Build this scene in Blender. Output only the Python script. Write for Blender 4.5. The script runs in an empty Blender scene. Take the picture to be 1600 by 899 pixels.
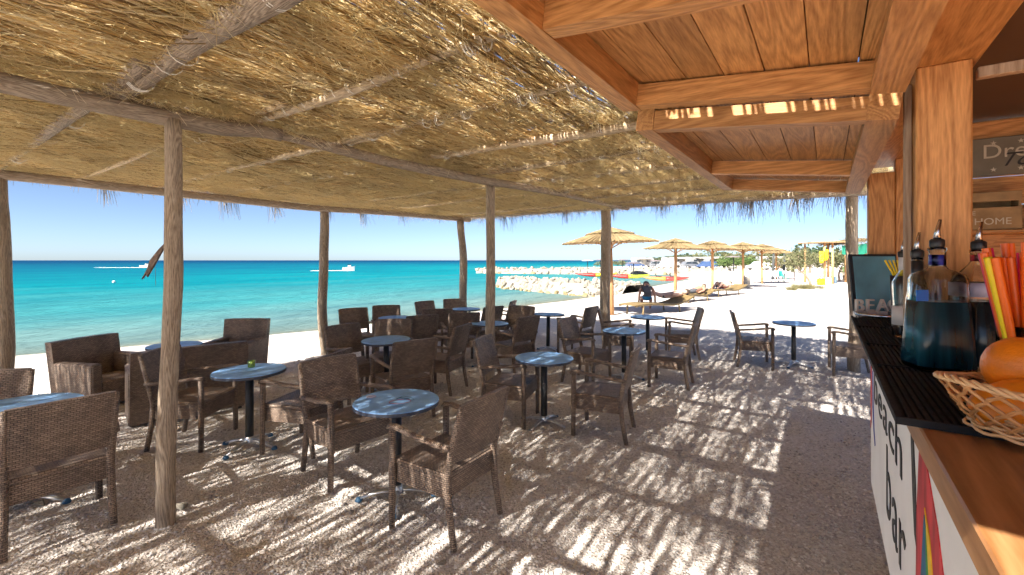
import bpy, bmesh, math, random
import numpy as np
from mathutils import Vector, Matrix, Euler
random.seed(7); rng = np.random.default_rng(11)
S = bpy.context.scene; C = S.collection
R = math.radians
# ------------------------------------------------------------------ camera, sky, sun, exposure
CAM_H = 1.70
TURN = -math.atan2(0.8230, 0.5680)     # the place is laid out as the camera faces it, then turned so that the bar runs along X
cam = bpy.data.cameras.new('camera'); cam_o = bpy.data.objects.new('camera', cam); C.objects.link(cam_o)
cam.sensor_width = 36.0; cam.lens = 16.0; cam.shift_y = -0.0266
cam.clip_start = 0.05; cam.clip_end = 20000
cam_o.location = (0, 0, CAM_H); cam_o.rotation_euler = (R(90), 0, TURN)
S.camera = cam_o
SUN_DIR = (Matrix.Rotation(TURN, 3, 'Z') @ Vector((0.753, 0.862, -1.0))).normalized()          # the way the light travels
elev = math.asin(-SUN_DIR.z)
w = bpy.data.worlds.new('World'); S.world = w; w.use_nodes = True
nt = w.node_tree; bgn = nt.nodes['Background']
sky = nt.nodes.new('ShaderNodeTexSky'); sky.sky_type = 'NISHITA'; sky.sun_disc = False
sky.sun_elevation = elev; sky.sun_rotation = math.atan2(-SUN_DIR.x, -SUN_DIR.y)
sky.altitude = 0; sky.air_density = 0.47; sky.dust_density = 0.50; sky.ozone_density = 2.0
nt.links.new(sky.outputs[0], bgn.inputs[0]); bgn.inputs[1].default_value = 0.05
sl = bpy.data.lights.new('sun', 'SUN'); sl.energy = 4.7; sl.angle = R(0.53); sl.color = (1.0, 0.94, 0.84)
so = bpy.data.objects.new('sun', sl); C.objects.link(so)
so.rotation_euler = SUN_DIR.to_track_quat('-Z', 'Y').to_euler(); so.location = (-20, -20, 30)
S.view_settings.view_transform = 'Standard'; S.view_settings.look = 'None'
S.view_settings.exposure = 2.0; S.view_settings.gamma = 1.0; S.view_settings.use_curve_mapping = False
S.render.engine = 'CYCLES'
S.cycles.use_denoising = True; S.cycles.use_light_tree = False; S.cycles.use_adaptive_sampling = True; S.cycles.adaptive_threshold = 0.03
S.cycles.max_bounces = 8; S.cycles.diffuse_bounces = 5; S.cycles.glossy_bounces = 3; S.cycles.transparent_max_bounces = 4
S.cycles.transmission_bounces = 6; S.cycles.caustics_reflective = False; S.cycles.caustics_refractive = False

# ------------------------------------------------------------------ frame of the place: u runs along the bar and the beach, v towards the sea
CU, SU = 0.5680, 0.8230
ROT = math.atan2(SU, CU)
def W(u, v, z=0.0): return Vector((CU*u - SU*v, SU*u + CU*v, z))
def UV(x, y): return CU*x + SU*y, -SU*x + CU*y
SEA = -0.70
_su = np.array([-60, -30, -10, 2, 7, 9, 24, 30, 60, 75, 90, 110, 135, 400, 4000], float)
_sv = np.array([26, 22, 19.3, 16.9, 14.9, 14.3, 12.6, 12.4, 14, 20, 40, 58, 66, 66, 66], float)
def shore(u): return np.interp(u, _su, _sv)
_zv = np.array([-5000, 5, 9, 13.2, 16, 40, 200, 5000], float)
_zz = np.array([0, 0, -0.14, -0.70, -0.95, -2.0, -3.5, -3.5], float)
def zg(x, y):
    u, v = UV(x, y); vs = shore(u); ve = np.where(v > 0, v*13.2/vs, v)
    return np.interp(ve, _zv, _zz)
def zgf(x, y): return float(zg(np.float64(x), np.float64(y)))
def at(px, py, z=0.0):                       # the spot at height z that the photo shows there
    d = 711.0*(CAM_H - z)/(py - 407.0); return Vector(((px - 800.0)/711.0*d, d, z))
def atD(px, d, z=0.0): return Vector(((px - 800.0)/711.0*d, d, z))

# ------------------------------------------------------------------ materials
M = {}
def newmat(name):
    m = bpy.data.materials.new(name); m.use_nodes = True; M[name] = m
    return m, m.node_tree.nodes, m.node_tree.links, m.node_tree.nodes['Principled BSDF']
def ramp(N, stops):
    r = N.new('ShaderNodeValToRGB'); e = r.color_ramp.elements
    e[0].position, e[0].color = stops[0][0], (*stops[0][1], 1)
    e[1].position, e[1].color = stops[-1][0], (*stops[-1][1], 1)
    for p, c in stops[1:-1]:
        q = e.new(p); q.color = (*c, 1)
    return r
def plain(name, col, rough=0.6, metal=0.0, spec=0.5, var=0.0, scale=12.0, bump=0.0, bscale=None, stretch=None, coat=0.0, detail=4):
    m, N, L, P = newmat(name)
    P.inputs['Roughness'].default_value = rough; P.inputs['Metallic'].default_value = metal
    P.inputs['Specular IOR Level'].default_value = spec; P.inputs['Coat Weight'].default_value = coat
    P.inputs['Base Color'].default_value = (*col, 1)
    if var > 0 or bump > 0:
        tc = N.new('ShaderNodeTexCoord'); mp = N.new('ShaderNodeMapping'); L.new(tc.outputs['Object'], mp.inputs[0])
        if stretch: mp.inputs['Scale'].default_value = stretch
        oi = N.new('ShaderNodeObjectInfo'); ad = N.new('ShaderNodeVectorMath'); ad.operation = 'ADD'
        sc = N.new('ShaderNodeMath'); sc.operation = 'MULTIPLY'; sc.inputs[1].default_value = 17.0
        L.new(oi.outputs['Random'], sc.inputs[0]); L.new(mp.outputs[0], ad.inputs[0]); L.new(sc.outputs[0], ad.inputs[1])
        n = N.new('ShaderNodeTexNoise'); n.inputs['Scale'].default_value = scale; n.inputs['Detail'].default_value = detail
        L.new(ad.outputs[0], n.inputs['Vector'])
        lo = tuple(c*(1-var) for c in col); hi = tuple(min(1, c*(1+var)) for c in col)
        r = ramp(N, [(0.3, lo), (0.7, hi)]); L.new(n.outputs[0], r.inputs[0]); L.new(r.outputs[0], P.inputs['Base Color'])
        if bump > 0:
            b = N.new('ShaderNodeBump'); b.inputs['Strength'].default_value = bump; b.inputs['Distance'].default_value = 0.02
            n2 = n
            if bscale:
                n2 = N.new('ShaderNodeTexNoise'); n2.inputs['Scale'].default_value = bscale; n2.inputs['Detail'].default_value = 5
                L.new(ad.outputs[0], n2.inputs['Vector'])
            L.new(n2.outputs[0], b.inputs['Height']); L.new(b.outputs[0], P.inputs['Normal'])
    return m

def ground_mat():
    m, N, L, P = newmat('beach')
    tc = N.new('ShaderNodeTexCoord')
    def noise(s, d=4, rough=0.6):
        n = N.new('ShaderNodeTexNoise'); n.inputs['Scale'].default_value = s; n.inputs['Detail'].default_value = d; n.inputs['Roughness'].default_value = rough
        L.new(tc.outputs['Object'], n.inputs['Vector']); return n
    big = noise(0.55, 5); fine = noise(38, 3, 0.7)
    vo = N.new('ShaderNodeTexVoronoi'); vo.inputs['Scale'].default_value = 62; L.new(tc.outputs['Object'], vo.inputs['Vector'])
    r1 = ramp(N, [(0.30, (0.62, 0.555, 0.51)), (0.55, (0.70, 0.645, 0.605)), (0.75, (0.76, 0.71, 0.67))]); L.new(big.outputs[0], r1.inputs[0])
    r2 = ramp(N, [(0.30, (0.68, 0.67, 0.66)), (0.52, (1, 1, 1)), (0.75, (1.12, 1.1, 1.08))]); L.new(fine.outputs[0], r2.inputs[0])
    mx = N.new('ShaderNodeMix'); mx.data_type = 'RGBA'; mx.blend_type = 'MULTIPLY'; mx.inputs[0].default_value = 1
    L.new(r1.outputs[0], mx.inputs['A']); L.new(r2.outputs[0], mx.inputs['B'])
    hs = N.new('ShaderNodeMix'); hs.data_type = 'RGBA'; hs.blend_type = 'OVERLAY'; hs.inputs[0].default_value = 0.22
    L.new(mx.outputs['Result'], hs.inputs['A']); L.new(vo.outputs['Color'], hs.inputs['B'])
    bw = N.new('ShaderNodeRGBToBW'); L.new(vo.outputs['Color'], bw.inputs[0]); L.new(bw.outputs[0], hs.inputs['B'])
    # wet sand by the water, where the ground lies low
    geo = N.new('ShaderNodeNewGeometry'); sx = N.new('ShaderNodeSeparateXYZ'); L.new(geo.outputs['Position'], sx.inputs[0])
    mr = N.new('ShaderNodeMapRange'); mr.inputs[1].default_value = SEA - 0.02; mr.inputs[2].default_value = SEA + 0.09; mr.inputs[3].default_value = 1; mr.inputs[4].default_value = 0
    L.new(sx.outputs[2], mr.inputs[0])
    wet = N.new('ShaderNodeMix'); wet.data_type = 'RGBA'; L.new(mr.outputs[0], wet.inputs[0]); L.new(hs.outputs['Result'], wet.inputs['A']); wet.inputs['B'].default_value = (0.30, 0.26, 0.20, 1)
    L.new(wet.outputs['Result'], P.inputs['Base Color'])
    P.inputs['Roughness'].default_value = 0.95; P.inputs['Specular IOR Level'].default_value = 0.12
    b = N.new('ShaderNodeBump'); b.inputs['Strength'].default_value = 0.75; b.inputs['Distance'].default_value = 0.014
    L.new(vo.outputs['Distance'], b.inputs['Height'])
    b2 = N.new('ShaderNodeBump'); b2.inputs['Strength'].default_value = 0.6; b2.inputs['Distance'].default_value = 0.11
    n5 = noise(6.5, 5); L.new(n5.outputs[0], b2.inputs['Height']); L.new(b2.outputs[0], b.inputs['Normal']); L.new(b.outputs[0], P.inputs['Normal'])
ground_mat()

def sea_mat():
    m, N, L, P = newmat('sea_water')
    a = N.new('ShaderNodeAttribute'); a.attribute_name = 'off'
    lg = N.new('ShaderNodeMath'); lg.operation = 'LOGARITHM'; lg.inputs[1].default_value = 10
    ad = N.new('ShaderNodeMath'); ad.operation = 'ADD'; ad.inputs[1].default_value = 1.0
    tc = N.new('ShaderNodeTexCoord'); mp = N.new('ShaderNodeMapping'); mp.inputs['Rotation'].default_value = (0, 0, -ROT); L.new(tc.outputs['Object'], mp.inputs[0])
    def noise(s, d=4, st=(1, 1, 1)):
        q = N.new('ShaderNodeMapping'); q.inputs['Scale'].default_value = st; L.new(mp.outputs[0], q.inputs[0])
        n = N.new('ShaderNodeTexNoise'); n.inputs['Scale'].default_value = s; n.inputs['Detail'].default_value = d; L.new(q.outputs[0], n.inputs['Vector']); return n
    L.new(a.outputs['Fac'], ad.inputs[0]); L.new(ad.outputs[0], lg.inputs[0])
    dv = N.new('ShaderNodeMath'); dv.operation = 'MULTIPLY_ADD'; dv.inputs[1].default_value = 0.34
    pn = noise(0.10, 5, (0.35, 1, 1)); ps = N.new('ShaderNodeMath'); ps.operation = 'MULTIPLY_ADD'; ps.inputs[1].default_value = 0.30; ps.inputs[2].default_value = -0.15
    L.new(pn.outputs[0], ps.inputs[0]); L.new(lg.outputs[0], dv.inputs[0]); L.new(ps.outputs[0], dv.inputs[2])
    r = ramp(N, [(0.0, (0.19, 0.185, 0.14)), (0.09, (0.145, 0.195, 0.175)), (0.22, (0.115, 0.205, 0.205)), (0.40, (0.040, 0.198, 0.216)),
                 (0.56, (0.001, 0.165, 0.200)), (0.75, (0.0005, 0.095, 0.155)), (0.97, (0.0005, 0.038, 0.10))])
    L.new(dv.outputs[0], r.inputs[0]); 
    # darker, bluer streaks along the shore, multiplied into the water colour
    wn = noise(0.55, 5, (0.16, 1, 1)); wr = ramp(N, [(0.42, (1, 1, 1)), (0.68, (0.62, 0.72, 0.80))]); L.new(wn.outputs[0], wr.inputs[0])
    mx = N.new('ShaderNodeMix'); mx.data_type = 'RGBA'; mx.blend_type = 'MULTIPLY'; mx.inputs[0].default_value = 0.8
    L.new(r.outputs[0], mx.inputs['A']); L.new(wr.outputs[0], mx.inputs['B']); L.new(mx.outputs['Result'], P.inputs['Base Color'])
    P.inputs['Roughness'].default_value = 0.22; P.inputs['IOR'].default_value = 1.33; P.inputs['Specular IOR Level'].default_value = 0.0
    b = N.new('ShaderNodeBump'); b.inputs['Strength'].default_value = 1.0; b.inputs['Distance'].default_value = 0.42
    n1 = noise(1.25, 8, (0.40, 1, 1)); n1.inputs['Roughness'].default_value = 0.62; L.new(n1.outputs[0], b.inputs['Height']); L.new(b.outputs[0], P.inputs['Normal'])
    gl = N.new('ShaderNodeBsdfGlossy'); gl.inputs['Roughness'].default_value = 0.16; L.new(b.outputs[0], gl.inputs['Normal'])
    ms = N.new('ShaderNodeMixShader'); ms.inputs[0].default_value = 0.07; L.new(P.outputs[0], ms.inputs[1]); L.new(gl.outputs[0], ms.inputs[2]); L.new(ms.outputs[0], N['Material Output'].inputs[0])
sea_mat()

def wicker_mat():
    m, N, L, P = newmat('wicker')
    uv = N.new('ShaderNodeUVMap'); br = N.new('ShaderNodeTexBrick')
    br.inputs['Scale'].default_value = 1.0; br.inputs['Brick Width'].default_value = 0.027; br.inputs['Row Height'].default_value = 0.0125
    br.inputs['Mortar Size'].default_value = 0.0024; br.inputs['Mortar Smooth'].default_value = 1.0; br.inputs['Bias'].default_value = 0.0
    br.offset = 0.5
    br.inputs['Color1'].default_value = (0.37, 0.285, 0.225, 1); br.inputs['Color2'].default_value = (0.225, 0.168, 0.133, 1); br.inputs['Mortar'].default_value = (0.03, 0.021, 0.017, 1)
    L.new(uv.outputs[0], br.inputs['Vector'])
    tc = N.new('ShaderNodeTexCoord'); n = N.new('ShaderNodeTexNoise'); n.inputs['Scale'].default_value = 5; L.new(tc.outputs['Object'], n.inputs['Vector'])
    rr = ramp(N, [(0.3, (0.75, 0.72, 0.72)), (0.7, (1.2, 1.15, 1.1))]); L.new(n.outputs[0], rr.inputs[0])
    mx = N.new('ShaderNodeMix'); mx.data_type = 'RGBA'; mx.blend_type = 'MULTIPLY'; mx.inputs[0].default_value = 1
    L.new(br.outputs[0], mx.inputs['A']); L.new(rr.outputs[0], mx.inputs['B']); L.new(mx.outputs['Result'], P.inputs['Base Color'])
    b = N.new('ShaderNodeBump'); b.inputs['Strength'].default_value = 1.0; b.inputs['Distance'].default_value = 0.006; b.invert = True
    L.new(br.outputs['Fac'], b.inputs['Height']); L.new(b.outputs[0], P.inputs['Normal'])
    P.inputs['Roughness'].default_value = 0.5; P.inputs['Specular IOR Level'].default_value = 0.4
wicker_mat()

def wood_mat(name, dark, light, axis='X', scale=9.0, rough=0.5, bump=0.25, knots=True, coat=0.0):
    m, N, L, P = newmat(name)
    tc = N.new('ShaderNodeTexCoord'); oi = N.new('ShaderNodeObjectInfo')
    sc = N.new('ShaderNodeMath'); sc.operation = 'MULTIPLY'; sc.inputs[1].default_value = 23.0; L.new(oi.outputs['Random'], sc.inputs[0])
    ad = N.new('ShaderNodeVectorMath'); ad.operation = 'ADD'; L.new(tc.outputs['Object'], ad.inputs[0]); L.new(sc.outputs[0], ad.inputs[1])
    mp = N.new('ShaderNodeMapping'); st = {'X': (0.09, 1, 1), 'Y': (1, 0.09, 1), 'Z': (1, 1, 0.09)}[axis]
    mp.inputs['Scale'].default_value = st; L.new(ad.outputs[0], mp.inputs[0])
    n = N.new('ShaderNodeTexNoise'); n.inputs['Scale'].default_value = scale; n.inputs['Detail'].default_value = 1.5; n.inputs['Distortion'].default_value = 0.4
    L.new(mp.outputs[0], n.inputs['Vector'])
    mu = N.new('ShaderNodeMath'); mu.operation = 'MULTIPLY'; mu.inputs[1].default_value = 95; L.new(n.outputs[0], mu.inputs[0])
    si = N.new('ShaderNodeMath'); si.operation = 'SINE'; L.new(mu.outputs[0], si.inputs[0])
    n2 = N.new('ShaderNodeTexNoise'); n2.inputs['Scale'].default_value = scale*22; n2.inputs['Detail'].default_value = 3; L.new(mp.outputs[0], n2.inputs['Vector'])
    m2 = N.new('ShaderNodeMath'); m2.operation = 'MULTIPLY_ADD'; m2.inputs[1].default_value = 0.17; L.new(si.outputs[0], m2.inputs[0]); L.new(n2.outputs[0], m2.inputs[2])
    mid = tuple((a+b)/2 for a, b in zip(dark, light))
    r = ramp(N, [(0.18, dark), (0.5, mid), (0.82, light)]); L.new(m2.outputs[0], r.inputs[0])
    hv = N.new('ShaderNodeHueSaturation'); L.new(r.outputs[0], hv.inputs['Color'])
    vr = N.new('ShaderNodeMapRange'); vr.inputs[3].default_value = 0.8; vr.inputs[4].default_value = 1.2; L.new(oi.outputs['Random'], vr.inputs[0]); L.new(vr.outputs[0], hv.inputs['Value'])
    L.new(hv.outputs[0], P.inputs['Base Color'])
    P.inputs['Roughness'].default_value = rough; P.inputs['Specular IOR Level'].default_value = 0.35; P.inputs['Coat Weight'].default_value = coat
    b = N.new('ShaderNodeBump'); b.inputs['Strength'].default_value = bump; b.inputs['Distance'].default_value = 0.004; L.new(m2.outputs[0], b.inputs['Height']); L.new(b.outputs[0], P.inputs['Normal'])
for ax in 'XYZ':
    wood_mat('stain_'+ax, (0.33, 0.145, 0.043), (0.62, 0.315, 0.112), ax)
wood_mat('counter_wood', (0.20, 0.088, 0.030), (0.34, 0.175, 0.075), 'X', 5, 0.38, 0.1)
wood_mat('pale_lath', (0.30, 0.20, 0.13), (0.50, 0.38, 0.27), 'Z', 9, 0.7)
for ax in 'XYZ':
    wood_mat('log_'+ax, (0.185, 0.135, 0.095), (0.46, 0.37, 0.28), ax, 14, 0.85, 0.9)
wood_mat('peeled_X', (0.32, 0.24, 0.155), (0.60, 0.48, 0.33), 'Y', 12, 0.8, 0.5)
wood_mat('orange_pole', (0.40, 0.19, 0.07), (0.62, 0.36, 0.17), 'Z', 8, 0.6, 0.3)

def straw_mat(name, stops, rough=0.75, trans=0.0):
    m, N, L, P = newmat(name)
    a = N.new('ShaderNodeAttribute'); a.attribute_name = 'tint'; r = ramp(N, stops); L.new(a.outputs['Fac'], r.inputs[0])
    tc = N.new('ShaderNodeTexCoord'); n = N.new('ShaderNodeTexNoise'); n.inputs['Scale'].default_value = 3; L.new(tc.outputs['Object'], n.inputs['Vector'])
    rr = ramp(N, [(0.3, (0.7, 0.7, 0.7)), (0.7, (1.15, 1.15, 1.15))]); L.new(n.outputs[0], rr.inputs[0])
    mx = N.new('ShaderNodeMix'); mx.data_type = 'RGBA'; mx.blend_type = 'MULTIPLY'; mx.inputs[0].default_value = 1
    L.new(r.outputs[0], mx.inputs['A']); L.new(rr.outputs[0], mx.inputs['B']); L.new(mx.outputs['Result'], P.inputs['Base Color'])
    P.inputs['Roughness'].default_value = rough; P.inputs['Specular IOR Level'].default_value = 0.3
    if trans:
        t = N.new('ShaderNodeBsdfTranslucent'); gm = N.new('ShaderNodeGamma'); gm.inputs[1].default_value = 0.30 if trans < 0.72 else 0.14; L.new(mx.outputs['Result'], gm.inputs[0]); wm = N.new('ShaderNodeMix'); wm.data_type = 'RGBA'; wm.blend_type = 'MULTIPLY'; wm.inputs[0].default_value = 1; wm.inputs['B'].default_value = (1.0, 0.95, 0.80, 1); L.new(gm.outputs[0], wm.inputs['A']); L.new(wm.outputs['Result'], t.inputs['Color']); ms = N.new('ShaderNodeMixShader'); ms.inputs[0].default_value = trans
        out = N['Material Output']; L.new(P.outputs[0], ms.inputs[1]); L.new(t.outputs[0], ms.inputs[2]); L.new(ms.outputs[0], out.inputs[0])
straw_mat('reed', [(0, (0.34, 0.18, 0.06)), (0.35, (0.62, 0.39, 0.145)), (0.7, (0.79, 0.565, 0.25)), (1, (0.88, 0.73, 0.43))], 0.6, 0.88)
straw_mat('grass_straw', [(0, (0.34, 0.21, 0.075)), (0.5, (0.69, 0.49, 0.20)), (1, (0.88, 0.74, 0.45))], 0.8, 0.80)
straw_mat('cane', [(0, (0.20, 0.115, 0.045)), (0.25, (0.42, 0.26, 0.10)), (0.6, (0.74, 0.53, 0.24)), (1, (0.92, 0.80, 0.54))], 0.55, 0.34)
straw_mat('plume', [(0, (0.10, 0.075, 0.05)), (0.6, (0.28, 0.21, 0.13)), (1, (0.50, 0.40, 0.26))], 0.9, 0.2)
straw_mat('parasol_reed', [(0, (0.16, 0.105, 0.05)), (0.5, (0.25, 0.18, 0.09)), (1, (0.31, 0.24, 0.13))], 0.8)
straw_mat('leaf_olive', [(0, (0.07, 0.085, 0.035)), (0.5, (0.15, 0.16, 0.075)), (1, (0.26, 0.24, 0.13))], 0.8, 0.2)
straw_mat('leaf_green', [(0, (0.03, 0.06, 0.02)), (0.5, (0.075, 0.13, 0.035)), (1, (0.15, 0.22, 0.06))], 0.8, 0.2)
straw_mat('leaf_dark', [(0, (0.02, 0.04, 0.018)), (0.5, (0.045, 0.075, 0.03)), (1, (0.09, 0.12, 0.05))], 0.8, 0.15)
straw_mat('dry_grass', [(0, (0.12, 0.13, 0.05)), (0.5, (0.24, 0.22, 0.10)), (1, (0.40, 0.34, 0.19))], 0.9, 0.2)
straw_mat('pebble', [(0, (0.46, 0.405, 0.365)), (0.5, (0.70, 0.645, 0.60)), (1, (0.84, 0.80, 0.76))], 0.9)

plain('table_blue', (0.24, 0.46, 0.84), 0.55, spec=0.3, var=0.16, scale=11, bump=0.12, bscale=60)
plain('table_edge', (0.06, 0.07, 0.10), 0.5)
plain('pole_dark', (0.03, 0.03, 0.032), 0.45)
plain('alu', (0.62, 0.63, 0.65), 0.32, metal=0.9, var=0.15, scale=30)
plain('pad_blue', (0.04, 0.12, 0.22), 0.5)
plain('white_paint', (0.84, 0.85, 0.87), 0.5, var=0.06, scale=5, bump=0.12, bscale=25)
plain('black_paint', (0.022, 0.022, 0.026), 0.6, var=0.3, scale=20)
plain('blue_paint', (0.02, 0.05, 0.38), 0.6, var=0.2)
plain('red_paint', (0.50, 0.035, 0.045), 0.6, var=0.45, scale=26, stretch=(1, 1, 0.25))
plain('yellow_paint', (0.75, 0.52, 0.02), 0.6, var=0.2, scale=20)
plain('green_paint', (0.03, 0.28, 0.06), 0.6, var=0.35, scale=20)
plain('teal_paint', (0.01, 0.12, 0.25), 0.6, var=0.3, scale=20)
plain('rubber', (0.014, 0.014, 0.016), 0.7, spec=0.2, bump=0.1, var=0.2, scale=40)
plain('tie', (0.78, 0.75, 0.68), 0.6)
plain('sign_grey', (0.17, 0.16, 0.13), 0.8, var=0.1)
plain('sign_text', (0.50, 0.48, 0.40), 0.8)
plain('crate_wood', (0.30, 0.20, 0.10), 0.8, var=0.25, scale=14, stretch=(1, 0.1, 1))
plain('board_blue', (0.13, 0.38, 0.52), 0.6, var=0.25, scale=6)
plain('board_frame', (0.02, 0.025, 0.035), 0.5)
plain('letter_white', (0.70, 0.70, 0.68), 0.6, var=0.08)
plain('steel', (0.60, 0.60, 0.62), 0.22, metal=1.0)
plain('cap_black', (0.02, 0.02, 0.022), 0.4)
plain('label_blue', (0.02, 0.03, 0.28), 0.4); plain('label_bright', (0.02, 0.19, 0.72), 0.4)
plain('label_white', (0.62, 0.62, 0.64), 0.5); plain('label_red', (0.42, 0.02, 0.03), 0.5); plain('label_lilac', (0.46, 0.45, 0.58), 0.45)
plain('liquid_dark', (0.007, 0.043, 0.064), 0.22, spec=0.5, var=0.95, scale=30, stretch=(1, 1, 0.04))
plain('liquid_black', (0.006, 0.022, 0.030), 0.22, spec=0.5, var=0.9, scale=26, stretch=(1, 1, 0.04))
plain('straw_orange', (0.82, 0.15, 0.01), 0.35); plain('straw_pink', (0.62, 0.02, 0.10), 0.35); plain('straw_yellow', (0.80, 0.62, 0.01), 0.35)
plain('rattan', (0.52, 0.26, 0.10), 0.42, var=0.3, scale=30, coat=0.2); plain('rattan_pale', (0.66, 0.43, 0.22), 0.42, var=0.2, scale=30, coat=0.2)
plain('mango', (0.72, 0.24, 0.012), 0.35, var=0.25, scale=16, bump=0.10, bscale=120)
plain('papaya', (0.78, 0.22, 0.008), 0.38, var=0.22, scale=22, bump=0.16, bscale=140)
plain('lemon', (0.72, 0.62, 0.05), 0.4, bump=0.1, var=0.1, bscale=120)
plain('spot', (0.10, 0.06, 0.02), 0.8)
plain('boulder', (0.26, 0.235, 0.195), 0.9, var=0.24, scale=2.2, bump=0.6, bscale=7)
plain('boulder_wet', (0.24, 0.18, 0.09), 0.8, var=0.35, scale=3, bump=0.6, bscale=7)
plain('kayak_red', (0.62, 0.04, 0.035), 0.4, var=0.15, scale=2); plain('kayak_yellow', (0.70, 0.52, 0.03), 0.4, var=0.15, scale=2); plain('kayak_orange', (0.72, 0.24, 0.05), 0.4, var=0.15, scale=2)
plain('kayak_lime', (0.45, 0.55, 0.04), 0.4)
plain('kayak_seat', (0.03, 0.03, 0.035), 0.7)
plain('lounger_wood', (0.20, 0.14, 0.06), 0.6, var=0.25, scale=8)
plain('mattress_dark', (0.16, 0.13, 0.14), 0.9, var=0.3, scale=10)
plain('skin', (0.46, 0.24, 0.16), 0.55, var=0.1, scale=8); plain('skin_pale', (0.60, 0.37, 0.28), 0.55, var=0.08, scale=8)
plain('cloth_grey', (0.075, 0.075, 0.085), 0.9); plain('cloth_blue', (0.01, 0.17, 0.36), 0.8, var=0.2, scale=8); plain('cloth_dark', (0.05, 0.055, 0.055), 0.9)
plain('cloth_pink', (0.60, 0.14, 0.16), 0.8); plain('cloth_yellow', (0.80, 0.50, 0.01), 0.7, var=0.1, scale=6); plain('hair', (0.05, 0.03, 0.02), 0.7)
plain('tarp_green', (0.01, 0.19, 0.12), 0.7, var=0.15, scale=3)
plain('caravan_white', (0.30, 0.30, 0.30), 0.45, var=0.05, scale=2); plain('window_glass', (0.03, 0.04, 0.05), 0.12, spec=0.8)
plain('tyre', (0.02, 0.02, 0.02), 0.8); plain('car_grey', (0.16, 0.17, 0.19), 0.25, coat=0.6); plain('car_white', (0.65, 0.65, 0.65), 0.25, coat=0.6); plain('car_red', (0.40, 0.02, 0.03), 0.25, coat=0.6); plain('car_blue', (0.05, 0.09, 0.2), 0.25, coat=0.6)
plain('awning_cloth', (0.45, 0.42, 0.36), 0.85, var=0.1)
plain('plastic_white', (0.72, 0.72, 0.72), 0.4); plain('plastic_teal', (0.03, 0.28, 0.26), 0.4); plain('barrel_blue', (0.13, 0.22, 0.33), 0.5, var=0.1)
plain('foam', (0.75, 0.78, 0.79), 0.6, var=0.1, scale=2); plain('boat_white', (0.72, 0.73, 0.74), 0.3)
plain('candle_glass', (0.16, 0.26, 0.05), 0.25, var=0.4, scale=60)
plain('driftwood', (0.13, 0.085, 0.065), 0.8, var=0.35, scale=30, bump=0.4)
plain('bin_grey', (0.34, 0.31, 0.27), 0.6, var=0.1)
plain('hill', (0.10, 0.11, 0.07), 0.95, var=0.3, scale=0.12)
plain('roof_dark', (0.10, 0.05, 0.025), 0.9)
def glass_mat(name, col, rough=0.02, ior=1.45):
    m, N, L, P = newmat(name); P.inputs['Base Color'].default_value = (*col, 1); P.inputs['Roughness'].default_value = rough
    P.inputs['Transmission Weight'].default_value = 1.0; P.inputs['IOR'].default_value = ior
glass_mat('glass', (0.93, 0.96, 0.96), 0.02, 1.3)
glass_mat('glass_tint', (0.85, 0.88, 0.90), 0.05, 1.25)

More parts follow.
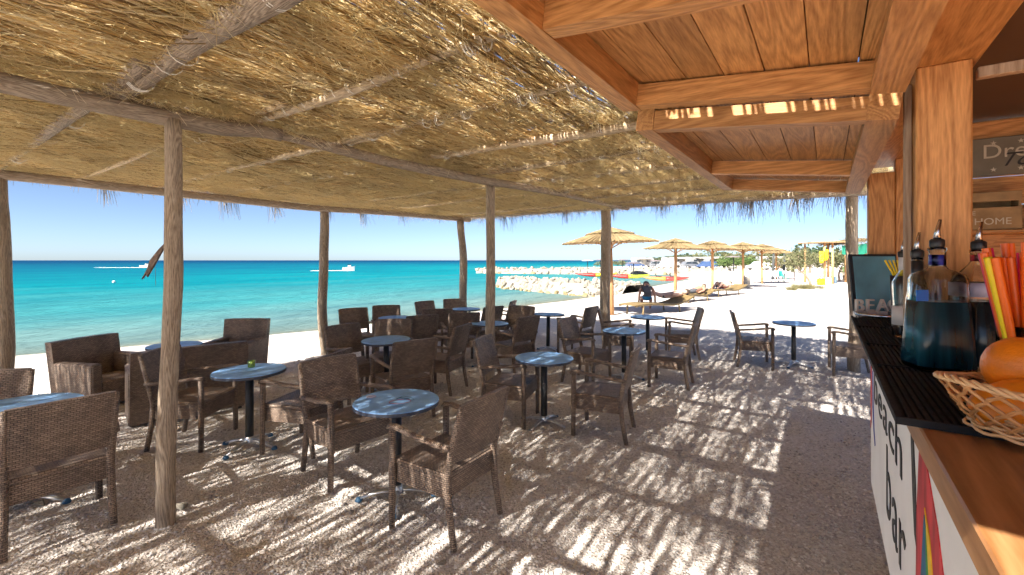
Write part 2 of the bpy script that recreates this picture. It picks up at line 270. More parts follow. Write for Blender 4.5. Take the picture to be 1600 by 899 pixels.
# ------------------------------------------------------------------ helpers
def mesh_uv(me):
    n = len(me.loops)
    if n == 0: return
    co = np.empty(len(me.vertices)*3); me.vertices.foreach_get('co', co); co = co.reshape(-1, 3)
    li = np.empty(n, np.int32); me.loops.foreach_get('vertex_index', li)
    ls = np.empty(len(me.polygons), np.int32); lt = np.empty(len(me.polygons), np.int32)
    me.polygons.foreach_get('loop_start', ls); me.polygons.foreach_get('loop_total', lt)
    nr = np.empty(len(me.polygons)*3); me.polygons.foreach_get('normal', nr); nr = np.abs(nr.reshape(-1, 3))
    ax = np.repeat(nr.argmax(1), lt); p = co[li]
    uv = np.where((ax == 0)[:, None], p[:, [1, 2]], np.where((ax == 1)[:, None], p[:, [0, 2]], p[:, [0, 1]]))
    lay = me.uv_layers.new(name='UVMap'); lay.data.foreach_set('uv', uv.ravel())
class MB:
    def __init__(s): s.v = []; s.f = []; s.sm = []; s.mi = []; s.cur = 0
    def add(s, vs, fs, smooth=False):
        o = len(s.v); s.v += [tuple(p) for p in vs]; s.f += [tuple(i+o for i in f) for f in fs]; s.sm += [smooth]*len(fs); s.mi += [s.cur]*len(fs); return s
    def box(s, c, d, rot=None, taper=1.0):
        x, y, z = d[0]/2, d[1]/2, d[2]/2; t = taper
        vs = [Vector(p) for p in ((-x,-y,-z),(x,-y,-z),(x,y,-z),(-x,y,-z),(-x*t,-y*t,z),(x*t,-y*t,z),(x*t,y*t,z),(-x*t,y*t,z))]
        if rot is not None: vs = [rot @ p for p in vs]
        return s.add([Vector(c)+p for p in vs], [(0,3,2,1),(4,5,6,7),(0,1,5,4),(1,2,6,5),(2,3,7,6),(3,0,4,7)])
    def bbox(s, lo, hi, b=0.0):                       # box by corners, edges chamfered by b
        lo = Vector(lo); hi = Vector(hi)
        if b <= 0: return s.box((lo+hi)/2, hi-lo)
        bm = bmesh.new(); bmesh.ops.create_cube(bm, size=1.0)
        for q in bm.verts: q.co = Vector(((lo[i]+hi[i])/2 + q.co[i]*(hi[i]-lo[i]) for i in range(3)))
        bmesh.ops.bevel(bm, geom=bm.edges[:], offset=b, segments=1, affect='EDGES')
        bm.verts.ensure_lookup_table(); s.add([q.co.copy() for q in bm.verts], [[q.index for q in f.verts] for f in bm.faces]); bm.free(); return s
    def tube(s, pts, rad, n=8, cap=True, smooth=True, flat=None):
        pts = [Vector(p) for p in pts]
        if not hasattr(rad, '__len__'): rad = [rad]*len(pts)
        vs = []; fs = []; prev = None
        for i, p in enumerate(pts):
            t = (pts[min(i+1, len(pts)-1)]-pts[max(i-1, 0)]).normalized()
            if prev is None:
                a = Vector((0,0,1)) if abs(t.z) < 0.9 else Vector((1,0,0)); prev = t.cross(a).normalized()
            prev = (prev - t*prev.dot(t)).normalized(); q = t.cross(prev)
            for k in range(n):
                an = 2*math.pi*(k+0.5)/n; r = rad[i]
                vs.append(p + prev*math.cos(an)*r*(flat[0] if flat else 1) + q*math.sin(an)*r*(flat[1] if flat else 1))
        for i in range(len(pts)-1):
            for k in range(n):
                a = i*n+k; b = i*n+(k+1) % n; fs.append((a, b, b+n, a+n))
        if cap: fs.append(tuple(range(n-1, -1, -1))); fs.append(tuple((len(pts)-1)*n+k for k in range(n)))
        return s.add(vs, fs, smooth)
    def lathe(s, prof, n=20, c=(0,0,0), smooth=True, square=0.0):
        vs = []; fs = []; c = Vector(c)
        for r, z in prof:
            for k in range(n):
                an = 2*math.pi*(k+0.5)/n; x, y = math.cos(an), math.sin(an)
                if square: 
                    g = (abs(x)**square+abs(y)**square)**(-1/square); x *= g; y *= g
                vs.append(c+Vector((x*r, y*r, z)))
        for i in range(len(prof)-1):
            for k in range(n):
                a = i*n+k; b = i*n+(k+1) % n; fs.append((a, b, b+n, a+n))
        fs.append(tuple(range(n-1, -1, -1))); fs.append(tuple((len(prof)-1)*n+k for k in range(n)))
        return s.add(vs, fs, smooth)
    def poly(s, pts, d):                              # extrude a flat outline by vector d
        pts = [Vector(p) for p in pts]; d = Vector(d); n = len(pts)
        fs = [tuple(range(n)), tuple(range(2*n-1, n-1, -1))] + [(i, (i+1) % n, (i+1) % n+n, i+n) for i in range(n)]
        bm = bmesh.new(); q = [bm.verts.new(p) for p in pts+[p+d for p in pts]]
        for f in fs: bm.faces.new([q[i] for i in f])
        bmesh.ops.recalc_face_normals(bm, faces=bm.faces[:]); bm.verts.index_update()
        s.add([p.co.copy() for p in bm.verts], [[p.index for p in f.verts] for f in bm.faces]); bm.free(); return s
    def mesh(s, name, mats, uv=True):
        me = bpy.data.meshes.new(name); me.from_pydata(s.v, [], s.f)
        me.polygons.foreach_set('use_smooth', s.sm); me.polygons.foreach_set('material_index', s.mi)
        for m in (mats if isinstance(mats, (list, tuple)) else [mats]): me.materials.append(M[m])
        me.update()
        if uv: mesh_uv(me)
        return me
    def build(s, name, mats, parent=None, loc=None, uv=True): return obj(name, s.mesh(name, mats, uv), parent, loc)
def obj(name, me, parent=None, loc=None):
    o = bpy.data.objects.new(name, me); C.objects.link(o)
    if parent is not None: o.parent = parent
    if loc is not None: o.location = loc
    return o
def empty(name, loc=(0,0,0), rz=0.0, label=None, cat=None, group=None):
    o = bpy.data.objects.new(name, None); C.objects.link(o); o.location = loc; o.rotation_euler = (0, 0, rz); o.empty_display_size = 0.2
    return tag(o, label, cat, group)
def tag(o, label=None, cat=None, group=None, kind=None):
    if label: o['label'] = label
    if cat: o['category'] = cat
    if group: o['group'] = group
    if kind: o['kind'] = kind
    return o
def copy_tree(o, parent=None):
    c = o.copy(); C.objects.link(c); c.parent = parent
    for ch in list(o.children): copy_tree(ch, c)
    return c
def prisms(name, P0, P1, R0, R1, mat, parent=None, tint=None, sides=3, bend=None):
    """many thin rods in one mesh, with a tint value on each"""
    P0 = np.asarray(P0, float); P1 = np.asarray(P1, float); n = len(P0)
    d = P1-P0; ln = np.linalg.norm(d, axis=1, keepdims=True); d = d/np.maximum(ln, 1e-6)
    a = np.where(np.abs(d[:, 2:3]) < 0.9, np.array([[0, 0, 1.0]]), np.array([[1.0, 0, 0]]))
    e1 = np.cross(d, a); e1 /= np.linalg.norm(e1, axis=1, keepdims=True); e2 = np.cross(d, e1)
    rings = [(P0, R0)]
    if bend is not None: rings.append(((P0+P1)/2+bend, (np.asarray(R0)+np.asarray(R1))/2))
    rings.append((P1, R1)); k = sides; m = len(rings); V = np.empty((n, m*k, 3)); off = rng.random(n)*6.28
    for j, (p, r) in enumerate(rings):
        r = np.broadcast_to(np.asarray(r, float), (n,))
        for i in range(k):
            an = off + 2*math.pi*i/k
            V[:, j*k+i] = p + (e1*np.cos(an)[:, None] + e2*np.sin(an)[:, None])*r[:, None]
    F = np.array([[j*k+i, j*k+(i+1) % k, (j+1)*k+(i+1) % k, (j+1)*k+i] for j in range(m-1) for i in range(k)])
    F = (F[None] + (np.arange(n)*m*k)[:, None, None]).reshape(-1, 4)
    me = bpy.data.meshes.new(name); me.vertices.add(n*m*k); me.vertices.foreach_set('co', V.ravel())
    me.loops.add(F.size); me.loops.foreach_set('vertex_index', F.ravel().astype(np.int32))
    me.polygons.add(len(F)); me.polygons.foreach_set('loop_start', np.arange(len(F), dtype=np.int32)*4); me.update(calc_edges=True)
    t = rng.random(n) if tint is None else np.asarray(tint)
    at_ = me.attributes.new('tint', 'FLOAT', 'POINT'); at_.data.foreach_set('value', np.repeat(t, m*k).astype(np.float32))
    me.polygons.foreach_set('use_smooth', np.ones(len(F), bool))
    me.materials.append(M[mat]); return obj(name, me, parent)
def leaves(name, Cn, size, mat, parent=None, tint=None, flat=0.5):
    """many small leaf faces in one mesh"""
    Cn = np.asarray(Cn, float); n = len(Cn); a = rng.normal(size=(n, 3)); a /= np.linalg.norm(a, axis=1, keepdims=True)
    b = np.cross(a, rng.normal(size=(n, 3))); b /= np.linalg.norm(b, axis=1, keepdims=True)
    s = (size*(0.6+0.8*rng.random(n)))[:, None]
    V = np.stack([Cn-a*s, Cn+b*s*flat, Cn+a*s, Cn-b*s*flat], 1)
    F = np.arange(n*4).reshape(-1, 4); me = bpy.data.meshes.new(name); me.vertices.add(n*4); me.vertices.foreach_set('co', V.ravel())
    me.loops.add(n*4); me.loops.foreach_set('vertex_index', F.ravel().astype(np.int32)); me.polygons.add(n); me.polygons.foreach_set('loop_start', np.arange(n, dtype=np.int32)*4); me.update(calc_edges=True)
    t = rng.random(n) if tint is None else np.asarray(tint)
    at_ = me.attributes.new('tint', 'FLOAT', 'POINT'); at_.data.foreach_set('value', np.repeat(t, 4).astype(np.float32))
    me.materials.append(M[mat]); return obj(name, me, parent)
class Noise2:
    def __init__(s, seed, cell): s.g = np.random.default_rng(seed).random((257, 257)); s.c = cell
    def __call__(s, x, y):
        x = np.asarray(x)/s.c[0]; y = np.asarray(y)/s.c[1]; i = np.floor(x).astype(int); j = np.floor(y).astype(int); fx = x-i; fy = y-j
        fx = fx*fx*(3-2*fx); fy = fy*fy*(3-2*fy); g = s.g; i %= 256; j %= 256
        return (g[i, j]*(1-fx)+g[i+1, j]*fx)*(1-fy)+(g[i, j+1]*(1-fx)+g[i+1, j+1]*fx)*fy
def text_mesh(body, size, extrude, mats, shear=0.0, font_space=1.0):
    cu = bpy.data.curves.new('text', 'FONT'); cu.body = body; cu.size = size; cu.extrude = extrude; cu.shear = shear; cu.space_character = font_space
    cu.resolution_u = 4; o = bpy.data.objects.new('text', cu); C.objects.link(o)
    dg = bpy.context.evaluated_depsgraph_get(); me = bpy.data.meshes.new_from_object(o.evaluated_get(dg)); bpy.data.objects.remove(o)
    me.materials.clear(); me.materials.append(M[mats]); return me

# ------------------------------------------------------------------ ground and sea
def axis(*segs):
    out = []
    for a, b, st in segs: out.append(np.arange(a, b, st))
    return np.concatenate(out)
n1 = Noise2(1, (0.55, 0.42)); n2 = Noise2(2, (0.17, 0.15)); n3 = Noise2(3, (2.3, 2.0))
def sheet(name, us, vs, zf, mat):
    U, V = np.meshgrid(us, vs, indexing='ij'); X = CU*U - SU*V; Y = SU*U + CU*V; Z = zf(X, Y, U, V)
    a, b = U.shape; I = np.arange(a*b).reshape(a, b)
    F = np.stack([I[:-1, :-1], I[1:, :-1], I[1:, 1:], I[:-1, 1:]], -1).reshape(-1, 4)
    me = bpy.data.meshes.new(name); me.vertices.add(a*b); me.vertices.foreach_set('co', np.stack([X, Y, Z], -1).ravel())
    me.loops.add(F.size); me.loops.foreach_set('vertex_index', F.ravel().astype(np.int32)); me.polygons.add(len(F)); me.polygons.foreach_set('loop_start', np.arange(len(F), dtype=np.int32)*4)
    me.update(calc_edges=True); me.polygons.foreach_set('use_smooth', np.ones(len(F), bool)); me.materials.append(M[mat])
    return obj(name, me), me, U, V
def relief(X, Y):
    return 0.042*(n1(X, Y)-0.5) + 0.020*(n2(X, Y)-0.5) + 0.055*(n3(X, Y)-0.5)
_fp = np.random.default_rng(77); FP = np.stack([_fp.uniform(-5.5, 5.5, 420), _fp.uniform(2.2, 11, 420), _fp.uniform(0, 3.14, 420), _fp.uniform(.010, .024, 420)], 1)
def dents(X, Y):
    out = np.zeros_like(X); m = (Y > 1.8) & (Y < 11.5) & (np.abs(X) < 6); x = X[m]; y = Y[m]; o = np.zeros_like(x)
    for fx, fy, a, d in FP:
        q = (np.abs(x-fx) < .4) & (np.abs(y-fy) < .4); dx = x[q]-fx; dy = y[q]-fy; p = (dx*math.cos(a)+dy*math.sin(a))/.15; r = (-dx*math.sin(a)+dy*math.cos(a))/.075; e = p*p+r*r
        o[q] += -d*np.exp(-e) + d*.45*np.exp(-(e-1.9)**2)
    out[m] = o; return out
def zground(X, Y, U, V):
    z = zg(X, Y); return z + relief(X, Y)*np.clip((z-SEA)*4, 0, 1) + dents(X, Y)
us = axis((-4000, -600, 400), (-600, -60, 60), (-60, -6, 2), (-6, 0, .25), (0, 12, .065), (12, 15, .11), (15, 40, .5), (40, 160, 2.5), (160, 600, 40), (600, 6000, 600))
vs = axis((-6000, -600, 500), (-600, -60, 40), (-60, -4, 2), (-4, -1, .2), (-1, 7, .065), (7, 10, .11), (10, 19, .25), (19, 80, 3), (80, 220, 20))
go, _, _, _ = sheet('beach_ground', us, vs, zground, 'beach')
tag(go, 'pale pebble sand of the beach running from the bar to the water', kind='structure')
us = axis((-9000, -900, 900), (-900, -80, 80), (-80, -10, 5), (-10, 40, 1), (40, 160, 3), (160, 900, 60), (900, 12000, 1000))
vs = axis((6, 22, .5), (22, 80, 2), (80, 400, 20), (400, 2000, 150), (2000, 16000, 1500))
sea_o, me, U, V = sheet('sea', us, vs, lambda X, Y, U, V: np.full_like(X, SEA), 'sea_water')
a_ = me.attributes.new('off', 'FLOAT', 'POINT'); a_.data.foreach_set('value', np.clip(V-shore(U), 0, 9000).ravel().astype(np.float32))
tag(sea_o, 'turquoise sea turning deep blue towards the horizon', kind='structure')

# loose pebbles on the sand near the camera
def pebbles(n):
    ang = rng.uniform(-0.86, 0.86, n); d = 2.0*(9.0/2.0)**rng.random(n); X = d*np.tan(ang); Y = d
    keep = np.abs(X) < 8; u, v = UV(X, Y); keep &= ~((v < -0.28) & (u < 3.6)); X = X[keep]; Y = Y[keep]; n = len(X)
    s = (0.0035+0.0085*rng.random(n)**2.5)*(1+0.06*Y); Z = zg(X, Y)+relief(X, Y)+dents(X, Y)
    base = np.array([(1,0,0),(0,1,0),(-1,0,0),(0,-1,0),(0,0,1),(0,0,-1)], float)
    sc = np.stack([s*rng.uniform(.8, 1.4, n), s*rng.uniform(.8, 1.4, n), s*rng.uniform(.5, .9, n)], 1)
    V = base[None]*sc[:, None]; a = rng.random(n)*6.28; c, q = np.cos(a), np.sin(a)
    Vx = V[:, :, 0]*c[:, None]-V[:, :, 1]*q[:, None]; Vy = V[:, :, 0]*q[:, None]+V[:, :, 1]*c[:, None]
    V = np.stack([Vx+X[:, None], Vy+Y[:, None], V[:, :, 2]+(Z+s*0.15)[:, None]], -1)
    F = np.array([(0,1,4),(1,2,4),(2,3,4),(3,0,4),(1,0,5),(2,1,5),(3,2,5),(0,3,5)]); F = (F[None]+(np.arange(n)*6)[:, None, None]).reshape(-1, 3)
    me = bpy.data.meshes.new('pebbles'); me.vertices.add(n*6); me.vertices.foreach_set('co', V.ravel()); me.loops.add(F.size); me.loops.foreach_set('vertex_index', F.ravel().astype(np.int32))
    me.polygons.add(len(F)); me.polygons.foreach_set('loop_start', np.arange(len(F), dtype=np.int32)*3); me.update(calc_edges=True); me.polygons.foreach_set('use_smooth', np.ones(len(F), bool))
    t = me.attributes.new('tint', 'FLOAT', 'POINT'); t.data.foreach_set('value', np.repeat(rng.random(n), 6).astype(np.float32)); me.materials.append(M['pebble'])
    tag(obj('pebbles', me), 'loose small pale pebbles lying over the sand under the reed roof', 'pebbles', kind='stuff')
pebbles(60000)

# ------------------------------------------------------------------ reed pergola (local frame u, v, z)
PG = empty('reed_pergola', (0, 0, 0), ROT, 'rustic reed-thatched pergola on crooked log posts shading the tables', 'pergola')
def log(name, pts, r0, r1, mat, parent=PG, wob=0.02, n=10, seg=10, bumps=0.05):
    pts = [Vector(p) for p in pts]; tot = len(pts)-1; L = []; rad = []; K = max(3, seg//4)
    ctl = [Vector((random.uniform(-wob, wob), random.uniform(-wob, wob), random.uniform(-wob, wob)))*1.5 for _ in range(K+3)]; rb = [random.uniform(-bumps, bumps) for _ in range(K*2+3)]
    seg *= 2
    for i in range(seg+1):
        t = i/seg*tot; k = min(int(t), tot-1); p = pts[k].lerp(pts[k+1], t-k); d = (pts[k+1]-pts[k]).normalized()
        q = i/seg*K; j = min(int(q), K-1); f = q-j; f = f*f*(3-2*f); off = ctl[j].lerp(ctl[j+1], f); off -= d*off.dot(d); off *= min(1, 6*i/seg, 6*(seg-i)/seg)
        q = i/seg*K*2; j = int(q); L.append(p+off); rad.append((r0+(r1-r0)*i/seg)*(1+rb[j]*(1-q+j)+rb[j+1]*(q-j)+random.uniform(-.012, .012)))
    m = MB(); m.tube(L, rad, n); return m.build(name, mat, parent)
def post(x, y, ztop, r, lean=(0, 0), wob=0.02, extra=None):
    u, v = UV(x, y); zb = zgf(x, y)-0.15
    pts = [(u, v, zb)] + (extra(u, v) if extra else []) + [(u+lean[0], v+lean[1], ztop)]
    return log('post', pts, r*1.05, r*0.92, 'log_Z', wob=wob, seg=14)
post(-2.272, 2.98, 2.62, 0.055, (0.030, -0.040), 0.008, lambda u, v: [(u+0.012, v-0.018, 0.6), (u+0.040, v-0.058, 1.6)])
post(-0.262, 5.6, 2.62, 0.062, (0, 0), 0.010)
post(1.93, 9.2, 2.72, 0.105, (0.02, 0.05), 0.025)
post(-5.63, 5.0, 2.64, 0.075, (0.0, 0.05), 0.035)
post(-3.49, 8.55, 2.64, 0.085, (0, 0.06), 0.03)
post(-1.165, 10.9, 2.66, 0.095, (-0.05, 0.05), 0.035)
post(5.27, 7.0, 2.76, 0.085, (0.0, 0.03), 0.022)
ZB, ZR = 2.665, 2.755
log('beam', [(-3.7, 3.80, ZB+0.02), (0.0, 3.66, ZB+0.015), (1.3, 3.55, ZB-0.015), (1.9, 3.50, ZB+0.01)], 0.060, 0.050, 'log_X', wob=0.022, seg=16)
log('beam', [(0.75, 3.72, ZB+0.05), (2.6, 3.52, ZB+0.035), (4.45, 3.34, ZB+0.015), (8.75, 3.25, ZB+0.07)], 0.052, 0.046, 'log_X', wob=0.035, seg=20)
log('beam', [(-3.7, 7.7, ZB), (0.95, 7.5, ZB), (5.0, 7.75, ZB), (8.6, 7.2, ZB+0.02)], 0.06, 0.055, 'log_X', wob=0.025, seg=22)
log('beam', [(3.55, -0.36, ZB+0.11), (9.1, -0.36, ZB+0.12)], 0.06, 0.05, 'log_X', wob=0.02, seg=12)
log('beam', [(8.62, -0.75, ZB+0.05), (8.45, 3.3, ZB+0.10), (8.35, 7.6, ZB+0.09)], 0.055, 0.05, 'log_Y', wob=0.02, seg=14)
RAFT = [-2.9, -1.9, -0.9, 0.05, 0.94, 1.76, 2.50, 3.40, 4.30, 5.20, 6.10, 7.0, 7.75]
ties = MB()
for u in RAFT:
    thick = abs(u-0.94) < 0.01
    v0 = 0.30 if u < 3.5 else -0.7; du = random.uniform(-0.1, 0.1)
    r = 0.066 if thick else random.uniform(0.036, 0.044)
    log('rafter', [(u, v0, ZR+0.02), (u+du*0.4, 3.75, ZR)], r, r*0.8, 'log_Y' if thick else 'peeled_X', wob=0.022, seg=12)
    log('rafter', [(u+du*0.4-0.07, 3.0, ZR+0.01), (u+du, 8.0, ZR+0.02)], r*0.75, r*0.55, 'peeled_X' if not thick else 'log_Y', wob=0.03, seg=12)
    v = v0+0.15
    while v < 7.9:
        if random.random() < (0.40 if thick else 0.72):
            rr = r+0.006 if v < 3.7 else r*0.75+0.006; t = random.uniform(-0.02, 0.02); h = 0.0022
            for _ in range(random.choice((1, 1, 2, 3))):
                w_ = random.uniform(0.003, 0.008); c = (u+du*0.4*(v/3.7), v, ZR+0.01)
                pts = [Vector((c[0]+math.cos(a)*rr*0.99, c[1]+t*math.sin(a), c[2]-0.004+math.sin(a)*rr*1.0)) for a in np.linspace(R(160), R(385), 9)]
                ties.tube(pts, w_*0.5, 4, smooth=False); v += 0.018
        v += random.uniform(0.05, 0.26)
tag(ties.build('twine_ties', 'tie', PG, uv=False), kind='stuff')

# the reed mat
gap = Noise2(21, (0.26, 0.055)); gap2 = Noise2(22, (1.3, 0.9)); sag = Noise2(23, (0.9, 0.6)); dens = Noise2(24, (0.30, 0.05))
P0, P1, R0, T = [], [], [], []; LY = []
def roof_ok(u, v): return v > (0.18 if u < 0.1 else -0.25 if u < 3.5 else -0.70)
for layer in range(4):
    step = (0.024, 0.0150, 0.0300, 0.060)[layer]
    for v in np.arange(-0.75, 8.05, step):
        u = -4.2 + random.uniform(-1, 0.4); long_ = layer in (0, 3)
        while u < 9.0:
            ln = random.uniform(1.0, 2.2) if long_ else random.uniform(0.22, 0.55); a = u; b = min(u+ln, 8.75+random.uniform(-0.15, 0.22)); mid = (a+b)/2
            if b-a > 0.2 and roof_ok(mid, v):
                if a < 3.5 < b and v < -0.25: a = 3.5
                g = float(gap(mid, v))*0.72 + float(gap2(mid, v))*0.28; lim = (0.52 if v < 0.6 else 0.44 if v < 4.3 else 0.31) - (0.075 if u < 0.9 and v > 1.6 else 0) + (0.02 if u > 0.9 and v < 3.4 else 0)
                if long_: drop = random.random() < (0.25 if g > lim else 0.62)
                else: drop = g < lim
                if not drop:
                    jit = 0.022 if long_ else 0.007
                    z = 2.802+layer*0.014 + 0.020*(float(sag(a, v))-0.5) + random.uniform(0, 0.006)
                    P0.append((a, v+random.uniform(-jit, jit), z+random.uniform(-.008, .008))); P1.append((b, v+random.uniform(-jit, jit), z+random.uniform(-.008, .008)))
                    R0.append(random.uniform(0.0060, 0.0105)); T.append(min(1, max(0, random.gauss(0.50, 0.34)))); LY.append(layer)
            u += ln*random.uniform(0.80, 1.0)
P0 = np.array(P0); P1 = np.array(P1); R0 = np.array(R0); T = np.array(T); LY = np.array(LY)
k0 = LY == 0; nb = int(k0.sum())
tag(prisms('lower_canes', P0[k0], P1[k0], R0[k0], R0[k0]*0.75, 'cane', PG, T[k0], 4, bend=np.stack([np.zeros(nb), rng.normal(0, 0.008, nb), rng.normal(0, 0.006, nb)], 1)), kind='stuff')
P0 = P0[~k0]; P1 = P1[~k0]; R0 = R0[~k0]; T = T[~k0]
tag(prisms('reed_thatch', P0, P1, R0, R0*0.75, 'reed', PG, T, 3, bend=np.stack([np.zeros(len(P0)), rng.normal(0, 0.008, len(P0)), rng.normal(0, 0.008, len(P0))], 1)), kind='stuff')
# the canes that can be told apart, lying lowest over the rafters
rm = []
for k in range(5):
    m = MB(); pts = [(-0.8+i*0.2, random.uniform(-.006, .006), random.uniform(-.006, .006)) for i in range(9)]
    m.tube(pts, [0.0085*(1.12 if i % 2 else 0.95) for i in range(9)], 5, cap=True); me = m.mesh('reed', 'cane', uv=False)
    t = me.attributes.new('tint', 'FLOAT', 'POINT'); t.data.foreach_set('value', np.full(len(me.vertices), (0.15, 0.4, 0.6, 0.75, 0.95)[k], np.float32)); rm.append(me)
for k in range(290):
    u = random.uniform(-0.2, 4.6); v = random.uniform(0.75, 6.6)
    o = obj('reed', rm[k % 5], PG, (u, v, 2.776+random.uniform(0, 0.014))); o.rotation_euler = (random.uniform(0, 6), random.gauss(0, R(0.5)), random.gauss(0, R(3.2))); o.scale = (random.uniform(0.45, 1.1), random.uniform(.6, 1.25), random.uniform(.6, 1.25))
# loose dry grass caught in the mat, thickest over the seaward half
n = 190000; u = rng.uniform(-0.6, 8.8, n); v = rng.uniform(-0.6, 8.0, n); cl = Noise2(31, (0.8, 0.5))(u, v)
ok = np.where(u < 3.5, v > 0.55, v > -0.65) & (rng.random(n) < np.clip((0.10+1.0*(cl-0.32)+0.35*(v > 3.3)+0.22*(u > 3.6)), 0.04, 1)); u, v = u[ok], v[ok]; n = len(u)
z = 2.796 - rng.random(n)**2.2*0.065; az = rng.normal(0, 0.55, n); az = np.where(rng.random(n) < 0.2, rng.uniform(0, 6.28, n), az); el = rng.normal(-0.03, 0.16, n); ln = rng.uniform(0.06, 0.32, n)
A = np.stack([u, v, z], 1); D = np.stack([np.cos(az)*np.cos(el), np.sin(az)*np.cos(el), np.sin(el)], 1)*ln[:, None]
bd = np.stack([rng.normal(0, .012, n), rng.normal(0, .015, n), rng.normal(-0.004, .012, n)], 1)
tag(prisms('loose_straw', A, A+D, rng.uniform(.0012, .0030, n), 0.0008, 'grass_straw', PG, None, 3, bd), kind='stuff')
n = 16000; u = rng.uniform(-0.6, 8.4, n); v = rng.uniform(-0.6, 8.0, n); ok = np.where(u < 3.5, v > 0.6, v > -0.65); u, v = u[ok], v[ok]; n = len(u)
A = np.stack([u, v, 2.792-rng.random(n)**1.6*0.03], 1); az = rng.normal(0, 0.13, n); ln = rng.uniform(.25, .9, n); D = np.stack([np.cos(az)*ln, np.sin(az)*ln, rng.normal(0, .012, n)], 1)
tag(prisms('long_straw', A, A+D, rng.uniform(.0028, .0066, n), .0020, 'cane', PG, np.clip(rng.normal(.5, .4, n), 0, 1), 3, np.stack([np.zeros(n), rng.normal(0, .012, n), rng.normal(-.004, .008, n)], 1)), kind='stuff')
n = 30000; u = rng.uniform(-0.4, 8.8, n); v = rng.uniform(-0.6, 8.0, n); cl = Noise2(33, (0.6, 0.45))(u, v); ok = np.where(u < 3.5, v > 0.6, v > -0.65) & (rng.random(n) < (0.25+1.1*(cl-.3))*np.where((v < 3.2) & (u < 4.5), .6, 1)); u, v = u[ok], v[ok]; n = len(u)
A = np.stack([u, v, 2.785-rng.random(n)**1.5*0.05], 1); az = rng.normal(0, 0.42, n)+np.where(rng.random(n) < .5, 0, math.pi); ln = rng.uniform(.10, .42, n); el = rng.normal(-.05, .10, n); D = np.stack([np.cos(az)*ln, np.sin(az)*ln, np.sin(el)*ln], 1)
tag(prisms('reed_leaves', A, A+D, rng.uniform(.0026, .0058, n), .0012, 'cane', PG, np.clip(rng.normal(.55, .36, n), 0, 1), 3, np.stack([np.zeros(n), rng.normal(0, .015, n), rng.normal(.0, .010, n)], 1)), kind='stuff')
# bunches of straw hanging where beams and rafters cross, and the ragged fringe along the open edges
A, B, bd, T = [], [], [], []
def tuft(u, v, z, n, ln, spread, down, out=(0, 0)):
    for _ in range(n):
        a = random.uniform(0, 6.28); s = random.uniform(0.3, 1)*spread; l = ln*random.uniform(0.35, 1.1)
        d = Vector((math.cos(a)*s+out[0], math.sin(a)*s+out[1], -down*random.uniform(0.5, 1.2))).normalized()*l
        p = Vector((u+random.gauss(0, .03), v+random.gauss(0, .03), z)); A.append(p); B.append(p+d); bd.append(Vector((out[0]*0.1*l*3, out[1]*0.1*l*3, 0.12*l))); T.append(random.random())
for _ in range(260):
    tuft(random.uniform(0.2, 8.6), 3.5+random.gauss(0, .14), 2.745, random.randint(6, 16), random.uniform(.10, .30), 1.0, 0.30)
for _ in range(330):
    uu = random.uniform(0, 8.6); vv = random.choice((random.uniform(3.1, 4.1), random.uniform(0.8, 7.6)))
    if roof_ok(uu, vv): tuft(uu, vv, 2.78, random.randint(5, 14), random.uniform(.10, .26), 1.0, 0.35)
o = tag(prisms('hanging_straw', [tuple(p) for p in A], [tuple(p) for p in B], 0.0020, 0.0008, 'grass_straw', PG, T, 3, np.array([tuple(p) for p in bd])), kind='stuff')
A, B, bd, T = [], [], [], []
for vv in np.arange(-0.7, 7.6, 0.045):
    if random.random() < 0.75: tuft(8.72+random.uniform(-.1, .12), vv, 2.80+random.uniform(-.03, .03), random.randint(4, 11), random.uniform(.10, .30), 0.55, 0.9, (0.4, 0.0))
for uu in np.arange(-1.0, 8.6, 0.05):
    if random.random() < 0.7: tuft(uu, 8.0+random.uniform(-.05, .05), 2.79, random.randint(3, 10), random.uniform(.08, .26), 0.5, 0.6, (0.25, 0.5))
for (uu, vv, k, l) in ((8.8, 1.75, 16, .50), (8.8, 1.45, 12, .42), (8.8, 0.95, 18, .46), (8.8, 0.7, 14, .40), (8.8, 0.15, 12, .36), (8.8, -0.35, 14, .36), (8.8, 3.6, 8, .36), (8.75, 6.2, 10, .42), (6.0, 8.05, 14, .42), (4.2, 8.05, 16, .40), (3.4, 8.05, 16, .46), (2.8, 8.05, 12, .34), (8.85, 2.6, 12, .30), (8.85, 1.2, 16, .40), (8.85, 0.4, 16, .44), (8.85, -0.1, 14, .40), (8.85, -0.6, 12, .30), (8.8, 4.6, 10, .30), (5.2, 8.05, 14, .36), (7.2, 8.05, 12, .30), (1.9, 8.05, 12, .34)):
    for q in range(4): tuft(uu+random.uniform(-.05, .05), vv+random.uniform(-.13, .13), 2.78, int(k*0.7), l, 0.26, 1.0, (0.35, 0.1))
o = tag(prisms('plume_fringe', [tuple(p) for p in A], [tuple(p) for p in B], 0.0042, 0.0016, 'plume', PG, T, 3, np.array([tuple(p) for p in bd])), kind='stuff')

# a dry feathery stick hanging from a thread beside the front post
hs = empty('hanging_driftwood', atD(241, 3.0, CAM_H), 0, 'dark split driftwood stick hanging on a thread left of the front log post', 'ornament')
m = MB(); m.poly([(-0.085, 0, -0.125), (-0.055, 0, -0.085), (-0.05, 0, -0.11), (-0.015, 0, -0.05), (0.02, 0, 0.01), (0.05, 0, 0.065), (0.075, 0, 0.098), (0.066, 0, 0.10), (0.075, 0, 0.12), (0.03, 0, 0.075), (-0.03, 0, 0.0), (-0.05, 0, -0.06)], (0, 0.016, 0)); m.build('stick', 'driftwood', hs)
m = MB(); m.tube([(0.07, 0.008, 0.11), (0.09, 0.01, 0.5), (0.12, 0.02, 0.93)], 0.0012, 4); m.tube([(0.0, .008, -0.02), (0.004, .008, -0.17)], 0.001, 4); m.build('thread', 'driftwood', hs)

